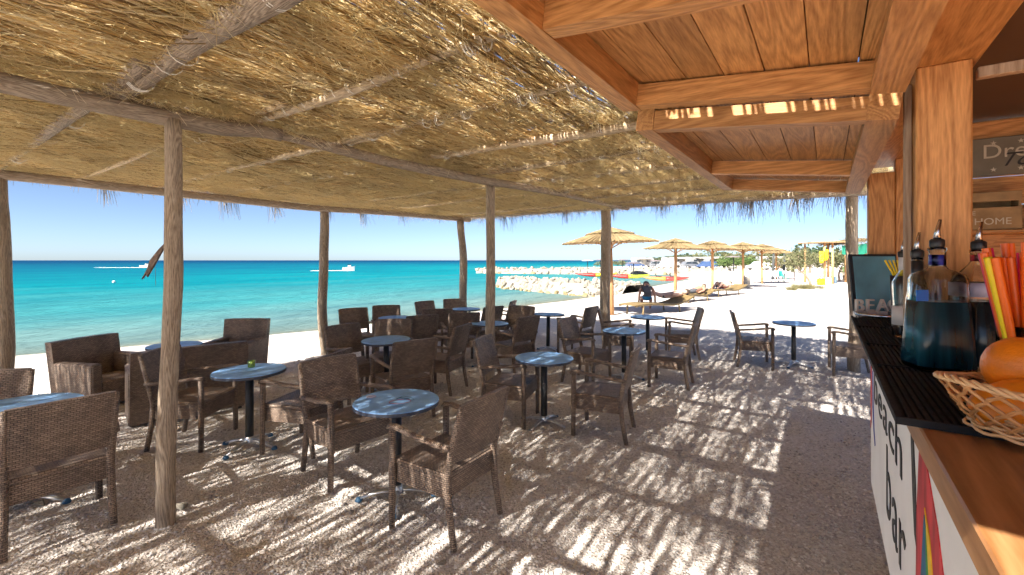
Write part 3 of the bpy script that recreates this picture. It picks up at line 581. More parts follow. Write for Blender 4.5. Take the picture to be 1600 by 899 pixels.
# ------------------------------------------------------------------ the bar (local frame u, v, z)
KO = Vector((1.5, -1.0, 0))
BAR = empty('beach_bar', W(KO.x, KO.y, 0), ROT, 'orange stained wooden beach bar with raised hatches and painted white front', 'bar')
KL = -KO
def kb(name, mat, lo, hi, parent=BAR, b=0.004):
    m = MB(); m.bbox(lo, hi, b); o = m.build(name, mat, parent)
    if parent is BAR: o.location = KL
    return o
Zc = 1.40
kb('counter_top', 'counter_wood', (-0.7, -0.56, Zc-0.048), (3.2, -0.138, Zc), b=0.003)
fp = kb('front_panel', 'white_paint', (-0.7, -0.165, 0.80), (2.35, -0.150, Zc-0.050), b=0.002)
kb('panel_base', 'white_paint', (-0.7, -0.288, 0.785), (2.35, -0.167, 0.80), b=0)
kb('base_wall', 'white_paint', (-0.7, -0.32, 0.0), (3.45, -0.29, Zc-0.05), b=0.003)
kb('corner_post', 'stain_Z', (1.79, -0.340, Zc), (1.91, -0.219, 2.27))
kb('lath', 'pale_lath', (1.845, -0.217, Zc), (1.875, -0.199, 2.24), b=0.002)
kb('lath', 'pale_lath', (1.86, -0.352, Zc), (1.885, -0.342, 2.27), b=0.001)
kb('corner_post', 'stain_Z', (3.33, -0.32, Zc), (3.44, -0.200, 2.20))
kb('side_board', 'stain_Z', (3.34, -0.44, Zc), (3.37, -0.322, 2.30))
kb('header_beam', 'stain_X', (-0.2, -0.36, 2.27), (3.6, -0.205, 2.42))
kb('roof_board', 'roof_dark', (-0.2, -2.6, 2.46), (3.7, -0.15, 2.50), b=0)
kb('back_wall', 'stain_X', (-0.7, -2.45, 0), (3.5, -2.42, 2.455), b=0)  # out of the camera's view, included to block light
kb('floor', 'stain_X', (-0.7, -2.42, 0.10), (3.45, -0.325, 0.14), b=0)
pm = MB(); pm.bbox((3.46, -2.41, 0), (3.49, -0.33, 0.148), 0.004); pme = pm.mesh('wall_plank', 'stain_Y')
for k in range(16): obj('wall_plank', pme, BAR, KL+Vector((0, 0, 0.02+k*0.152)))
m = MB(); m.box((3.44, -1.0, 2.05), (0.03, 0.9, 0.07), Matrix.Rotation(R(-38), 3, 'X')); m.build('brace', 'stain_Y', BAR, KL)
kb('rail', 'pale_lath', (1.80, -1.6, 2.215), (1.83, -0.353, 2.245), b=0.002)
# raised hatches
TH = math.atan2(0.095, 0.80); RX = Matrix.Rotation(TH, 3, 'X')
def hatch(u0, u1, joists, dz):
    cu = (u0+u1)/2; ce = Vector((cu, 0.22, 2.2025+dz)); L = u1-u0
    def hb(m, u, t, h, du, dt, dh): m.box(ce + RX @ Vector((u-cu, t, h)), (du, dt, dh), RX)
    m = MB(); hb(m, cu, 0.4-0.034, 0.04, L, 0.066, 0.08); hb(m, cu, -0.4+0.040, 0.04, L, 0.078, 0.08)
    fr = m.build('hatch', 'stain_X', BAR, KL)
    for u in joists:
        m = MB(); hb(m, u, 0.002, 0.038, 0.055, 0.66, 0.072); m.build('joist', 'stain_Y', fr)
    nP = 7; wP = 0.8/nP
    for k in range(nP):
        m = MB(); hb(m, cu+random.uniform(-.003, .003), -0.4+wP*(k+.5), 0.091+random.uniform(0, .002), L, wP-0.0030, 0.02); m.build('plank', 'stain_X', fr)
    m = MB(); hb(m, cu, 0, 0.112, L-0.01, 0.79, 0.012); m.build('light_stop_board', 'roof_dark', fr)  # board added above the planks so no light leaks through their gaps
hatch(-0.16, 1.620, (-0.13, 0.95, 1.590), 0.0)
hatch(1.750, 3.60, (1.780, 2.86, 3.57), -0.040)
# painting and lettering on the white front
def fit(me, u0, u1, z0, z1, v, parent=BAR, name='painted_letter'):
    co = np.array([p.co for p in me.vertices]); lo, hi = co.min(0), co.max(0)
    x = (co[:, 0]-lo[0])/(hi[0]-lo[0]); y = (co[:, 1]-lo[1])/(hi[1]-lo[1]); z = co[:, 2]-lo[2]
    out = np.stack([u0+(u1-u0)*x, v+z, z0+(z1-z0)*y], 1); me.vertices.foreach_set('co', out.ravel()); me.update(); return obj(name, me, parent, KL)
def letters(s, u0, u1, z0, xh, asc):
    wd = (u1-u0)/len(s)
    for i, ch in enumerate(s):
        a = u0+wd*(i+0.08); b = u0+wd*(i+0.86); fit(text_mesh(ch, 1, 0.0008, 'black_paint'), a, b, z0, z0+(asc if ch in 'bh' else xh), -0.1495)
letters('beach', 2.19, 1.40, 1.175, 0.075, 0.125)
letters('bar', 1.77, 1.34, 0.95, 0.115, 0.20)
def paint(mat, pts, d=0.0016, name='painted_stroke'):
    m = MB(); m.poly([(u, -0.1498, z) for u, z in pts], (0, d, 0)); return m.build(name, mat, BAR, KL)
paint('red_paint', [(2.345, 1.02), (2.345, 1.30), (2.30, 1.29), (2.295, 1.15), (2.315, 1.05)])
paint('blue_paint', [(2.26, 1.27), (2.235, 1.27), (2.225, 1.15), (2.18, 1.06), (2.14, 1.02), (2.155, 1.01), (2.21, 1.05), (2.25, 1.13)])
paint('black_paint', [(1.285, 1.345), (1.255, 1.345), (1.225, 1.26), (1.20, 1.12), (1.235, 1.14), (1.26, 1.22)])
paint('red_paint', [(1.215, .82), (1.215, 1.06), (1.205, 1.2), (1.175, 1.335), (1.13, 1.345), (1.085, 1.325), (1.0, 1.265), (.935, 1.19), (.87, 1.08), (.83, .82)])
paint('teal_paint', [(1.165, .82), (1.160, 1.05), (1.112, 1.235), (1.098, 1.22), (1.085, 1.08), (1.08, .82)], 0.0030)
paint('green_paint', [(1.079, .82), (1.084, 1.08), (1.097, 1.22), (1.090, 1.222), (1.045, 1.09), (1.03, .82)], 0.0031)
paint('yellow_paint', [(1.029, .82), (1.044, 1.09), (1.089, 1.223), (1.108, 1.250), (1.06, 1.22), (0.985, 1.08), (.97, .82)], 0.0032)
# rubber bar mats with their ribs
for k, (u0, u1) in enumerate(((1.085, 1.60), (1.606, 1.99), (1.996, 2.50), (2.506, 2.93))):
    r = empty('bar_mat', W((u0+u1)/2, -0.2, Zc), ROT, ['ribbed black rubber bar mat nearest the fruit basket', 'ribbed black rubber bar mat under the square bottles', 'ribbed black rubber bar mat beside the white-labelled bottle', 'ribbed black rubber bar mat farthest along the counter'][k], 'bar mat', 'black rubber mats along the counter edge')
    h = (u1-u0)/2; m = MB(); m.bbox((-h, -0.105, 0.0005), (h, 0.095, 0.006)); m.bbox((-h, 0.085, 0.006), (h, 0.095, 0.014)); m.bbox((-h, -0.105, 0.006), (-h+0.008, 0.085, 0.014)); m.build('base_sheet', 'rubber', r)
    m = MB()
    for q in range(15): m.bbox((-h+0.012, -0.098+q*0.012, 0.006), (h-0.006, -0.098+q*0.012+0.0055, 0.0135), 0)
    m.build('ribs', 'rubber', r)

# ------------------------------------------------------------------ things on the counter and inside the bar
RB = ROT - math.pi/2
def upright(me):
    co = np.array([p.co for p in me.vertices]); me.vertices.foreach_set('co', np.stack([co[:, 0], -co[:, 2], co[:, 1]], 1).ravel()); me.update(); return me
def shell(m, prof, t, n=20, sq=0.0):
    inner = [(max(r-t, 0.001), z) for r, z in prof]; inner[0] = (inner[0][0], prof[0][1]+t*1.5); m.lathe(list(prof)+inner[::-1], n, square=sq)
sg = empty('hanging_sign', W(3.435, -0.61, 2.15), RB, 'grey-green wooden sign with pale stars and lettering on the bar wall', 'sign')
m = MB(); m.bbox((0, 0.0, 0), (0.80, 0.018, 0.20), 0.002); m.build('board', 'sign_grey', sg)
o = obj('lettering', upright(text_mesh('Dream', 0.105, 0.001, 'sign_text')), sg, (0.075, -0.002, 0.092))
o = obj('script_lettering', upright(text_mesh('To', 0.10, 0.001, 'black_paint', shear=0.5)), sg, (0.135, -0.0045, 0.045))
for sx, sz in ((0.03, 0.135), (0.03, 0.055), (0.12, 0.17), (0.12, 0.03), (0.22, 0.17), (0.22, 0.03), (0.32, 0.17), (0.32, 0.03)):
    m = MB(); m.poly([(sx+math.sin(a*math.pi/5)*(0.013 if a % 2 == 0 else 0.005), -0.0005, sz+math.cos(a*math.pi/5)*(0.013 if a % 2 == 0 else 0.005)) for a in range(10)], (0, -0.0015, 0)); m.build('star', 'sign_text', sg)
sh = kb('shelf', 'stain_Y', (3.28, -1.6, 1.835), (3.455, -0.58, 1.855))
cr = empty('wooden_crate', W(3.36, -0.70, 1.857), RB, 'small slatted wooden crate lettered HOME on the bar shelf', 'crate')
for lo, hi in (((-0.10, -0.07, 0), (0.10, -0.06, 0.112)), ((-0.10, -0.07, 0.142), (0.10, -0.06, 0.19)), ((-0.10, 0.06, 0), (0.10, 0.07, 0.19)), ((-0.10, -0.059, 0), (-0.09, 0.059, 0.19)), ((0.09, -0.059, 0), (0.10, 0.059, 0.19)), ((-0.089, -0.059, 0), (0.089, 0.059, 0.008))):
    m = MB(); m.bbox(lo, hi, 0.001); m.build('slat', 'crate_wood', cr)
obj('lettering', upright(text_mesh('HOME', 0.048, 0.0006, 'sign_text')), cr, (-0.072, -0.0712, 0.025)); obj('lettering', upright(text_mesh('E', 0.03, 0.0006, 'sign_text')), cr, (-0.08, -0.0712, 0.075))
cb = empty('chalkboard', atD(1371, 2.52, Zc+0.0005), R(0), 'blue chalkboard with dark frame at the far end of the counter', 'board')
tl = Matrix.Rotation(R(-7), 3, 'X')
m = MB(); m.box(tl @ Vector((0, 0, 0.170)), (0.262, 0.012, 0.33), tl); m.build('frame', 'board_frame', cb)
m = MB(); m.box(tl @ Vector((0.004, -0.0075, 0.170)), (0.236, 0.004, 0.305), tl); m.build('slate', 'board_blue', cb)
m = MB(); m.tube([(0.0, 0.045, 0.28), (0.0, 0.12, 0.003)], 0.006, 6); m.build('strut', 'board_frame', cb)
tr = empty('metal_tray', atD(1374, 2.36, Zc+0.0005), 0, 'low round steel tray below the white letters', 'tray')
m = MB(); shell(m, [(0.085, 0), (0.10, 0.004), (0.108, 0.028)], 0.003, 24); m.build('tray', 'steel', tr)
for i, ch in enumerate('BEACH'):
    me = upright(text_mesh(ch, 0.092, 0.008, 'letter_white')); o = obj('decorative_letter', me, None, atD(1335+i*17.2, 2.42, Zc+0.030))
    tag(o, 'white cut-out letter %s standing in front of the blue chalkboard' % ch, 'letter', 'white letters spelling beach')
    m = MB(); m.bbox((0.0, -0.012, -0.0295), (0.05, 0.012, -0.001), 0); m.build('foot_block', 'letter_white', o)

def bottle(loc, label, prof, sq, liquid, top, bands, parent_group, n=24, rz=0.0):
    b = empty('bottle', loc, rz, label, 'bottle', parent_group)
    m = MB(); shell(m, prof, 0.0028, n, sq); m.build('glass_body', 'glass', b)
    if liquid:
        zt, mat = liquid; p = []
        for i in range(len(prof)):
            r, z = prof[i]
            if z <= zt: p.append((r+0.0007, max(z, 0.012)))
        r0 = np.interp(zt, [q[1] for q in prof], [q[0] for q in prof])+0.0007; p.append((r0, zt)); p.append((max(r0-0.006, .001), zt)); m = MB(); m.lathe(p, n, square=sq); m.build('drink', mat, b)
    for (z0, z1, r, mat, nm) in bands: m = MB(); m.lathe([(r, z0), (r, z1)], n, smooth=True, square=sq if nm == 'label' else 0.0); m.build(nm, mat, b)
    zc = top; m = MB(); m.lathe([(0.014, zc), (0.016, zc+0.006), (0.016, zc+0.020), (0.012, zc+0.024)], 16); m.build('stopper', 'cap_black', b)
    m = MB(); m.tube([(0, 0, zc+0.022), (0.001, 0, zc+0.045), (0.007, 0, zc+0.075)], [0.009, 0.006, 0.0035], 10); m.build('pourer', 'steel', b)
    return b
ZT = Zc+0.0145
sqp = [(0.060, 0), (0.0625, 0.006), (0.0585, 0.08), (0.0520, 0.185), (0.0505, 0.235), (0.046, 0.248), (0.020, 0.262), (0.0150, 0.270), (0.0150, 0.310), (0.0165, 0.311), (0.0165, 0.318)]
bottle(atD(1464, 1.205, ZT), 'square glass bottle of dark blue drink with a blue neck label', sqp, 5.0, (0.178, 'liquid_dark'), 0.318, [(0.270, 0.292, 0.0158, 'label_white', 'neck_band'), (0.273, 0.300, 0.0163, 'label_blue', 'neck_label')], 'square bottles of dark drink', 28, R(-14))
m = MB(); m.box(atD(1441, 1.130, ZT+0.198), (0.030, 0.0012, 0.028)); tag(m.build('sticker', 'label_bright'), 'small bright blue sticker on the square bottle nearest the post', 'sticker')
bottle(atD(1529, 1.215, ZT), 'glass bottle of dark drink with sloping shoulders and lilac label by the straws', [(0.058, 0), (0.060, 0.006), (0.056, 0.08), (0.052, 0.185), (0.051, 0.225), (0.040, 0.245), (0.020, 0.272), (0.0150, 0.282), (0.0150, 0.305), (0.0165, 0.306), (0.0165, 0.313)], 3.2, (0.178, 'liquid_black'), 0.313, [(0.190, 0.226, 0.0524, 'label_lilac', 'label'), (0.283, 0.300, 0.0160, 'label_red', 'neck_band')], 'square bottles of dark drink', 28, R(-10))
vp = [(0.028, 0), (0.032, 0.006), (0.033, 0.05), (0.030, 0.12), (0.033, 0.18), (0.033, 0.205), (0.022, 0.228), (0.0125, 0.245), (0.0125, 0.305), (0.014, 0.306), (0.014, 0.312)]
b3 = bottle(atD(1411, 1.70, ZT), 'slim waisted clear glass bottle with a white label by the lath', vp, 0, None, 0.296, [(0.045, 0.115, 0.0335, 'label_white', 'label'), (0.250, 0.300, 0.0134, 'label_white', 'neck_label')], 'bottles by the post')
bottle(atD(1433, 1.335, ZT), 'slim dark-necked bottle half hidden behind the square bottle', [(0.024, 0), (0.027, 0.005), (0.027, 0.17), (0.020, 0.21), (0.0125, 0.24), (0.0125, 0.285), (0.014, 0.286), (0.014, 0.292)], 0, (0.10, 'rattan'), 0.292, [(0.215, 0.284, 0.0140, 'cap_black', 'neck_label'), (0.12, 0.135, 0.0274, 'label_white', 'label')], 'bottles by the post')
# straws in a tumbler
sg2 = empty('straw_tumbler', atD(1602, 0.94, Zc+0.0145), 0, 'clear tumbler holding the drinking straws beside the fruit', 'tumbler')
m = MB(); shell(m, [(0.034, 0), (0.037, 0.004), (0.044, 0.150)], 0.0025, 22); m.build('glass_body', 'glass_tint', sg2)
for k in range(17):
    a = k*2.4; r = 0.026*(0.35+0.65*((k*7) % 11)/11); b0 = Vector((math.cos(a)*r*0.5, math.sin(a)*r*0.5, 0.006)); lean = Vector((-0.055+0.012*(k % 4)+math.cos(a)*0.02, math.sin(a)*0.025, 0.285+0.03*((k*5) % 4)/3))
    mat = 'straw_pink' if k in (1, 6, 13) else ('straw_yellow' if k in (4,) else 'straw_orange')
    base = sg2.location + b0; m = MB(); m.tube([(0, 0, 0), lean], 0.0072, 10, cap=False)
    if k in (4, 10): lean += Vector((0.05, 0, 0.01))
    o = m.build('drinking_straw', mat, None, base)
    tag(o, '%s plastic drinking straw bundled in the clear tumbler by the fruit' % mat.split('_')[1], 'straw', '%s straws in the tumbler' % mat.split('_')[1])
for k in range(5):
    m = MB(); m.tube([(0, 0, 0), (-0.05+0.012*k, 0.01, 0.10)], 0.004, 8, cap=False); o = m.build('drinking_straw', 'straw_yellow', None, atD(1404+k*2, 1.95, Zc+0.20)); tag(o, 'short yellow straw standing behind the slim clear bottle', 'straw', 'yellow straws behind the clear bottle')
m = MB(); shell(m, [(0.03, 0), (0.036, 0.22)], 0.002, 18); tag(m.build('straw_cup', 'board_frame', None, atD(1407, 1.95, Zc+0.0145)), 'dark cup with short yellow straws behind the slim clear bottle', 'cup')
# fruit basket
bk = empty('fruit_basket', (0.862, 0.742, Zc+0.0145), 0, 'open-weave rattan basket of fruit on the wooden counter', 'basket')
def bowl(t, a): r = 0.070+0.054*t**0.75; return Vector((r*math.cos(a)*1.02, r*math.sin(a)*0.95, 0.006+0.072*t**1.15 + 0.010*t*math.cos(2*a)))
m = MB()
for k in range(17):
    for sgn in (1, -1):
        a0 = 2*math.pi*k/17
        for off in (0, 0.035):
            m.tube([bowl(i/9, a0+off+sgn*(i/9)*1.05)+Vector((0, 0, 0))+Vector((math.cos(a0), math.sin(a0), 0))*(0.0022 if (i+k) % 2 == (0 if sgn > 0 else 1) else -0.0022) for i in range(10)], 0.0022, 5)
m.build('woven_strands', 'rattan', bk)
m = MB()
for q in range(3): m.tube([bowl(1.0, a)+Vector((math.cos(a), math.sin(a), 0))*0.004*math.sin(a*14+q*2.1)+Vector((0, 0, 0.004*math.cos(a*14+q*2.1))) for a in np.linspace(0, 2*math.pi, 90)], 0.0032, 5)
m.build('braided_rim', 'rattan_pale', bk)
m = MB()
for q in range(5): m.tube([Vector((math.cos(a)*(0.088-q*0.004+0.003*math.sin(a*11+q*2)), math.sin(a)*(0.083-q*0.004+0.003*math.sin(a*11+q*2)), 0.004+0.006*q+0.002*math.cos(a*11+q*2))) for a in np.linspace(0, 2*math.pi, 64)], 0.0030, 5)
m.lathe([(0.07, 0.0015), (0.07, 0.006)], 24); m.build('braided_foot', 'rattan_pale', bk)
def fruit(name, label, c, ax, rot, mat, stem=True):
    m = MB(); pr = []
    for i in range(15):
        a = math.pi*i/14; pr.append((max(0.0008, math.sin(a)*(1-0.10*math.cos(a))), -math.cos(a)))
    m.lathe(pr, 24); rm_ = Euler(rot).to_matrix(); m.v = [tuple(rm_ @ Vector((p[0]*ax[0], p[1]*ax[0], p[2]*ax[1]))) for p in m.v]
    o = m.build(name, mat, None, c); tag(o, label, 'fruit', 'fruit in the basket')
    if stem:
        d = rm_ @ Vector((0, 0, -ax[1])); q = MB(); q.lathe([(0.006, -0.002), (0.005, 0.002), (0.002, 0.004)], 8); mt = d.normalized().to_track_quat('Z', 'Y').to_matrix(); q.v = [tuple(mt @ Vector(p)+d*0.995) for p in q.v]; q.build('stem_end', 'spot', o)
    return o
fruit('mango', 'large orange mango lying in the rattan basket', (0.838, 0.742, Zc+0.058), (0.048, 0.072), (R(80), R(10), R(60)), 'mango')
p = fruit('papaya', 'orange papaya with dark spots resting on top of the basket', (0.882, 0.790, Zc+0.112), (0.050, 0.064), (R(60), R(10), R(-40)), 'papaya')
for dx, dz in ((-0.014, -0.004), (0.002, 0.004), (-0.004, -0.012), (0.008, -0.016)):
    d = Vector((dx-0.016, -0.048, dz)).normalized(); m = MB(); m.lathe([(0.0042, 0), (0.003, 0.001)], 8); mt = d.to_track_quat('Z', 'Y').to_matrix(); m.v = [tuple(mt @ Vector(q)+d*0.0475) for q in m.v]; m.build('skin_spot', 'spot', p)
fruit('lemon', 'yellow lemon at the right side of the rattan basket', (0.872, 0.690, Zc+0.066), (0.027, 0.036), (R(70), 0, R(30)), 'lemon', False)

# ------------------------------------------------------------------ wicker chairs
def mesh_of(f, name, mat):
    m = MB(); f(m); return m.mesh(name, mat)
def bk_panel(m, w0, w1, z0, z1, y0, y1, th, nx=6, curve=0.02):
    vs = []; fs = []
    for s in (0, 1):
        for j in range(5):
            t = j/4; z = z0+(z1-z0)*t; y = y0+(y1-y0)*t; w_ = w0+(w1-w0)*t
            for i in range(nx+1):
                q = i/nx*2-1; vs.append((q*w_/2, y - curve*(1-q*q) + (th/2 if s else -th/2), z + (0.006*(1-q*q) if j == 4 else 0)))
    n = nx+1
    for s in (0, 1):
        for j in range(4):
            for i in range(nx):
                a = s*5*n+j*n+i; f = (a, a+1, a+n+1, a+n); fs.append(f if not s else f[::-1])
    def e(i, j): return (j*n+i, 5*n+j*n+i)
    ring = [(i, 0) for i in range(nx)]+[(nx, j) for j in range(4)]+[(i, 4) for i in range(nx, 0, -1)]+[(0, j) for j in range(4, 0, -1)]
    for k in range(len(ring)):
        a = e(*ring[k]); b = e(*ring[(k+1) % len(ring)]); fs.append((a[1], b[1], b[0], a[0]))
    m.add(vs, fs)
CH = {
 'seat': mesh_of(lambda m: m.bbox((-0.245, -0.215, 0.405), (0.245, 0.245, 0.440), 0.012), 'seat', 'wicker'),
 'apron': mesh_of(lambda m: m.bbox((-0.238, -0.205, 0.285), (0.238, 0.236, 0.404), 0.004), 'apron', 'wicker'),
 'backrest': mesh_of(lambda m: bk_panel(m, 0.44, 0.478, 0.500, 0.868, -0.222, -0.315, 0.030), 'backrest', 'wicker')}
for s in (-1, 1):
    CH['fl%d' % s] = mesh_of(lambda m: m.tube([(s*0.262, 0.232, 0), (s*0.258, 0.232, 0.35), (s*0.258, 0.228, 0.632)], [0.021, 0.024, 0.024], 8), 'leg', 'wicker')
    CH['rl%d' % s] = mesh_of(lambda m: m.tube([(s*0.240, -0.262, 0), (s*0.236, -0.222, 0.22), (s*0.234, -0.205, 0.42), (s*0.240, -0.245, 0.60), (s*0.242, -0.318, 0.858)], [0.020, 0.023, 0.024, 0.022, 0.018], 8), 'leg', 'wicker')
    CH['ar%d' % s] = mesh_of(lambda m: m.tube([(s*0.250, -0.262, 0.600), (s*0.268, -0.15, 0.612), (s*0.274, 0.05, 0.632), (s*0.268, 0.19, 0.652), (s*0.262, 0.245, 0.648), (s*0.259, 0.258, 0.628)], [0.020, 0.021, 0.022, 0.022, 0.021, 0.018], 8, flat=(1.15, 0.8)), 'armrest', 'wicker')
CHORD = [('seat', 'seat'), ('apron', 'apron'), ('backrest', 'backrest'), ('leg', 'fl-1'), ('leg', 'fl1'), ('leg', 'rl-1'), ('leg', 'rl1'), ('armrest', 'ar-1'), ('armrest', 'ar1')]
proto = empty('wicker_armchair'); tag(proto, 'x', 'chair', 'brown wicker armchairs round the blue tables')
for nm, k in CHORD: obj(nm, CH[k], proto)
chairs = [
 (-0.43, 3.00, -0.86, 0.50, 'brown wicker armchair nearest the camera, back turned, right of the emblem table'),
 (-1.34, 3.70, 0.74, -0.67, 'brown wicker armchair with sunlit back corner, left of the emblem table'),
 (0.90, 4.48, -0.92, 0.36, 'brown wicker armchair seen side-on, right of the striped table in the middle'),
 (-0.02, 4.86, 0.93, -0.34, 'brown wicker armchair tucked under the middle table, in front of the central post'),
 (-3.00, 4.30, 0.98, 0.02, 'brown wicker armchair half hidden behind the front log post'),
 (-1.91, 4.20, -0.97, 0.22, 'brown wicker armchair right of the table with the candle glass'),
 (-2.93, 2.91, -0.82, 0.57, 'brown wicker armchair in the left foreground with its back to the camera'),
 (-3.78, 3.14, 0.50, -0.87, 'brown wicker armchair cut by the left edge of the photo'),
 (-1.20, 5.02, -0.62, 0.78, 'wide-backed brown wicker armchair directly behind the emblem table'),
 (-1.95, 5.72, 0.80, -0.58, 'brown wicker armchair right of the second seaward post, turned to the camera'),
 (-1.64, 6.14, 0.15, -0.98, 'brown wicker armchair facing the camera behind the blue table near the seaward post'),
 (-0.93, 5.98, -0.94, 0.30, 'brown wicker armchair seen side-on, left of the central post'),
 (-2.66, 7.90, 0.55, -0.83, 'sunlit brown wicker armchair next to the second seaward post, by the water'),
 (-2.30, 8.40, 0.35, -0.93, 'sunlit brown wicker armchair facing the camera behind the seaward table'),
 (-1.53, 7.20, -0.55, 0.83, 'dark wicker armchair with its back to the camera, right of the seaward table'),
 (-1.36, 8.15, -0.30, 0.95, 'dark wicker armchair in the row of backs, second from the seaward table'),
 (-0.86, 7.55, -0.35, 0.94, 'dark wicker armchair left of the central post with its back to the camera'),
 (-1.62, 9.45, 0.75, -0.60, 'far wicker armchair by the water, left of the corner post'),
 (-1.22, 9.95, 0.25, -0.97, 'far wicker armchair facing the camera beside the corner post'),
 (0.02, 6.98, -0.75, 0.66, 'brown wicker armchair right of the central post, facing the table behind the post'),
 (0.05, 8.05, -0.40, -0.90, 'wicker armchair with striped sunlight on its back, behind the central post'),
 (-0.56, 8.45, -0.75, 0.66, 'far wicker armchair just left of the central post, facing the sea'),
 (-0.28, 9.50, -0.95, 0.25, 'far wicker armchair just right of the central post, facing left'),
 (2.14, 6.14, -0.86, 0.48, 'brown wicker armchair right of the pale table, seat towards the sea'),
 (1.05, 6.40, 0.78, -0.60, 'brown wicker armchair left of the pale table, turned to the camera'),
 (1.18, 8.35, -0.82, 0.55, 'wicker armchair in front of the far log post, facing left'),
 (1.80, 7.78, 0.95, -0.22, 'wicker armchair in front of the far log post, facing right'),
 (2.98, 8.00, -0.96, 0.18, 'wicker armchair at the edge of the shade, facing left to the far table'),
 (3.90, 7.35, 0.94, -0.30, 'lone wicker armchair on the right, facing right to the lone table'),
 (5.07, 6.82, -0.88, 0.45, 'wicker armchair half hidden by the end of the bar'),
]
for i, (x, y, fx, fy, lab) in enumerate(chairs):
    o = proto if i == 0 else copy_tree(proto)
    o.location = (x, y, zgf(x, y)-0.004); o.rotation_euler = (0, 0, math.atan2(fy, fx)-math.pi/2+random.uniform(-.05, .05)); o['label'] = lab

# lounge pieces
def lounge(name, label, x, y, fx, fy, wd, dp, hb, cat):
    e = empty(name, (x, y, zgf(x, y)-0.01), math.atan2(fy, fx)-math.pi/2, label, cat, 'low wicker lounge seats'); h = wd/2
    for s in (-1, 1):
        m = MB(); x0, x1 = sorted((s*h, s*(h-0.11))); m.bbox((x0, -dp/2+0.06, 0.03), (x1, dp/2, 0.58), 0.018); m.build('arm', 'wicker', e)
        m = MB(); m.bbox((x0+0.03, dp/2-0.07, 0), (x0+0.08, dp/2-0.02, 0.03)); m.bbox((x0+0.03, -dp/2+0.10, 0), (x0+0.08, -dp/2+0.15, 0.03)); m.build('foot', 'pole_dark', e)
    m = MB(); bk_panel(m, wd-0.02, wd-0.02, 0.05, hb, -dp/2+0.10, -dp/2-0.02, 0.09, 6, 0.01); m.build('backrest', 'wicker', e)
    m = MB(); m.bbox((-h+0.112, -dp/2+0.16, 0.08), (h-0.112, dp/2-0.03, 0.36), 0.015); m.build('seat', 'wicker', e)
    return e
lounge('lounge_armchair', 'deep wicker lounge armchair by the water on the left, facing right', -4.80, 5.38, 0.97, -0.20, 0.74, 0.62, 0.80, 'armchair')
lounge('wicker_sofa', 'long low wicker sofa with its back to the camera behind the front post', -3.63, 5.09, -0.68, 0.73, 1.04, 0.62, 0.79, 'sofa')
lounge('lounge_armchair', 'wicker lounge armchair beyond the sofa, facing the camera', -4.02, 6.62, 0.05, -1.0, 0.66, 0.62, 0.84, 'armchair')

# tables
def disc(m, r, z0, z1, n=40): m.lathe([(r-0.004, z0), (r, z0+0.005), (r, z1-0.004), (r-0.003, z1)], n, smooth=False)
TB = {'top': mesh_of(lambda m: disc(m, 0.300, 0.677, 0.700), 'table_top', 'table_blue'), 'rim': mesh_of(lambda m: m.lathe([(0.3015, 0.672), (0.3025, 0.674), (0.3025, 0.693), (0.3012, 0.694), (0.295, 0.6765), (0.295, 0.672)], 40, smooth=False), 'rim', 'table_edge'),
      'pole': mesh_of(lambda m: m.tube([(0, 0, 0.05), (0, 0, 0.672)], 0.034, 14), 'pole', 'pole_dark'), 'hub': mesh_of(lambda m: m.lathe([(0.05, 0.045), (0.052, 0.06), (0.040, 0.085), (0.037, 0.10)], 18), 'hub', 'alu')}
for k in range(4):
    c_, s_ = math.cos(k*math.pi/2), math.sin(k*math.pi/2)
    TB['f%d' % k] = mesh_of(lambda m: m.tube([(c_*r, s_*r, z) for r, z in ((0.03, 0.062), (0.10, 0.060), (0.18, 0.045), (0.255, 0.018))], [0.020, 0.018, 0.016, 0.012], 8, flat=(1.3, 0.7)), 'foot', 'alu')
    TB['p%d' % k] = mesh_of(lambda m: m.lathe([(0.024, 0.0), (0.026, 0.006), (0.018, 0.026)], 12, (c_*0.262, s_*0.262, 0)), 'foot_pad', 'pad_blue')
tp = empty('bistro_table'); tag(tp, 'x', 'table', 'round blue bistro tables')
t0 = obj('table_top', TB['top'], tp); obj('rim', TB['rim'], t0); obj('pole', TB['pole'], tp); obj('hub', TB['hub'], tp)
for k in range(4): f = obj('foot', TB['f%d' % k], tp); obj('foot_pad', TB['p%d' % k], f)
tables = [(620, 625, 'round blue table with a worn emblem at its centre in the foreground'), (390, 578, 'round blue table carrying the small candle glass'), (850, 558, 'round pale blue table striped with sunlight in the middle'),
 (36, 632, 'round blue table cut by the left edge of the photo'), (605, 530, 'round blue table left of centre, ringed by four armchairs'), (618, 495.5, 'round blue table close to the water, beyond the ringed one'),
 (764, 504.5, 'round blue table split by the central post'), (728, 482, 'far round blue table beside the corner post'), (856, 490.5, 'tall-looking blue table on the bright sand edge, right of the central post'),
 (975, 516, 'round pale table with streaky blue top, right of centre'), (1012, 494.5, 'round pale table at the edge of the shade before the parasols'), (1240, 504, 'lone blue table on the right between two armchairs')]
for i, (px, py, lab) in enumerate(tables):
    o = tp if i == 0 else copy_tree(tp); p = at(px, py, 0.70); p = at(px, py, 0.70+zgf(p.x, p.y)); z = zgf(p.x, p.y); o.location = (p.x, p.y, z-0.004); o.rotation_euler = (random.gauss(0, R(0.7)), random.gauss(0, R(0.7)), random.uniform(0, 1.5)); o['label'] = lab
p = at(265, 541, 0.62); o = copy_tree(tp); o.location = (-4.33, 5.84, zgf(-4.3, 5.9)-0.07); o['label'] = 'low blue lounge table between the sofa and the lounge armchairs'
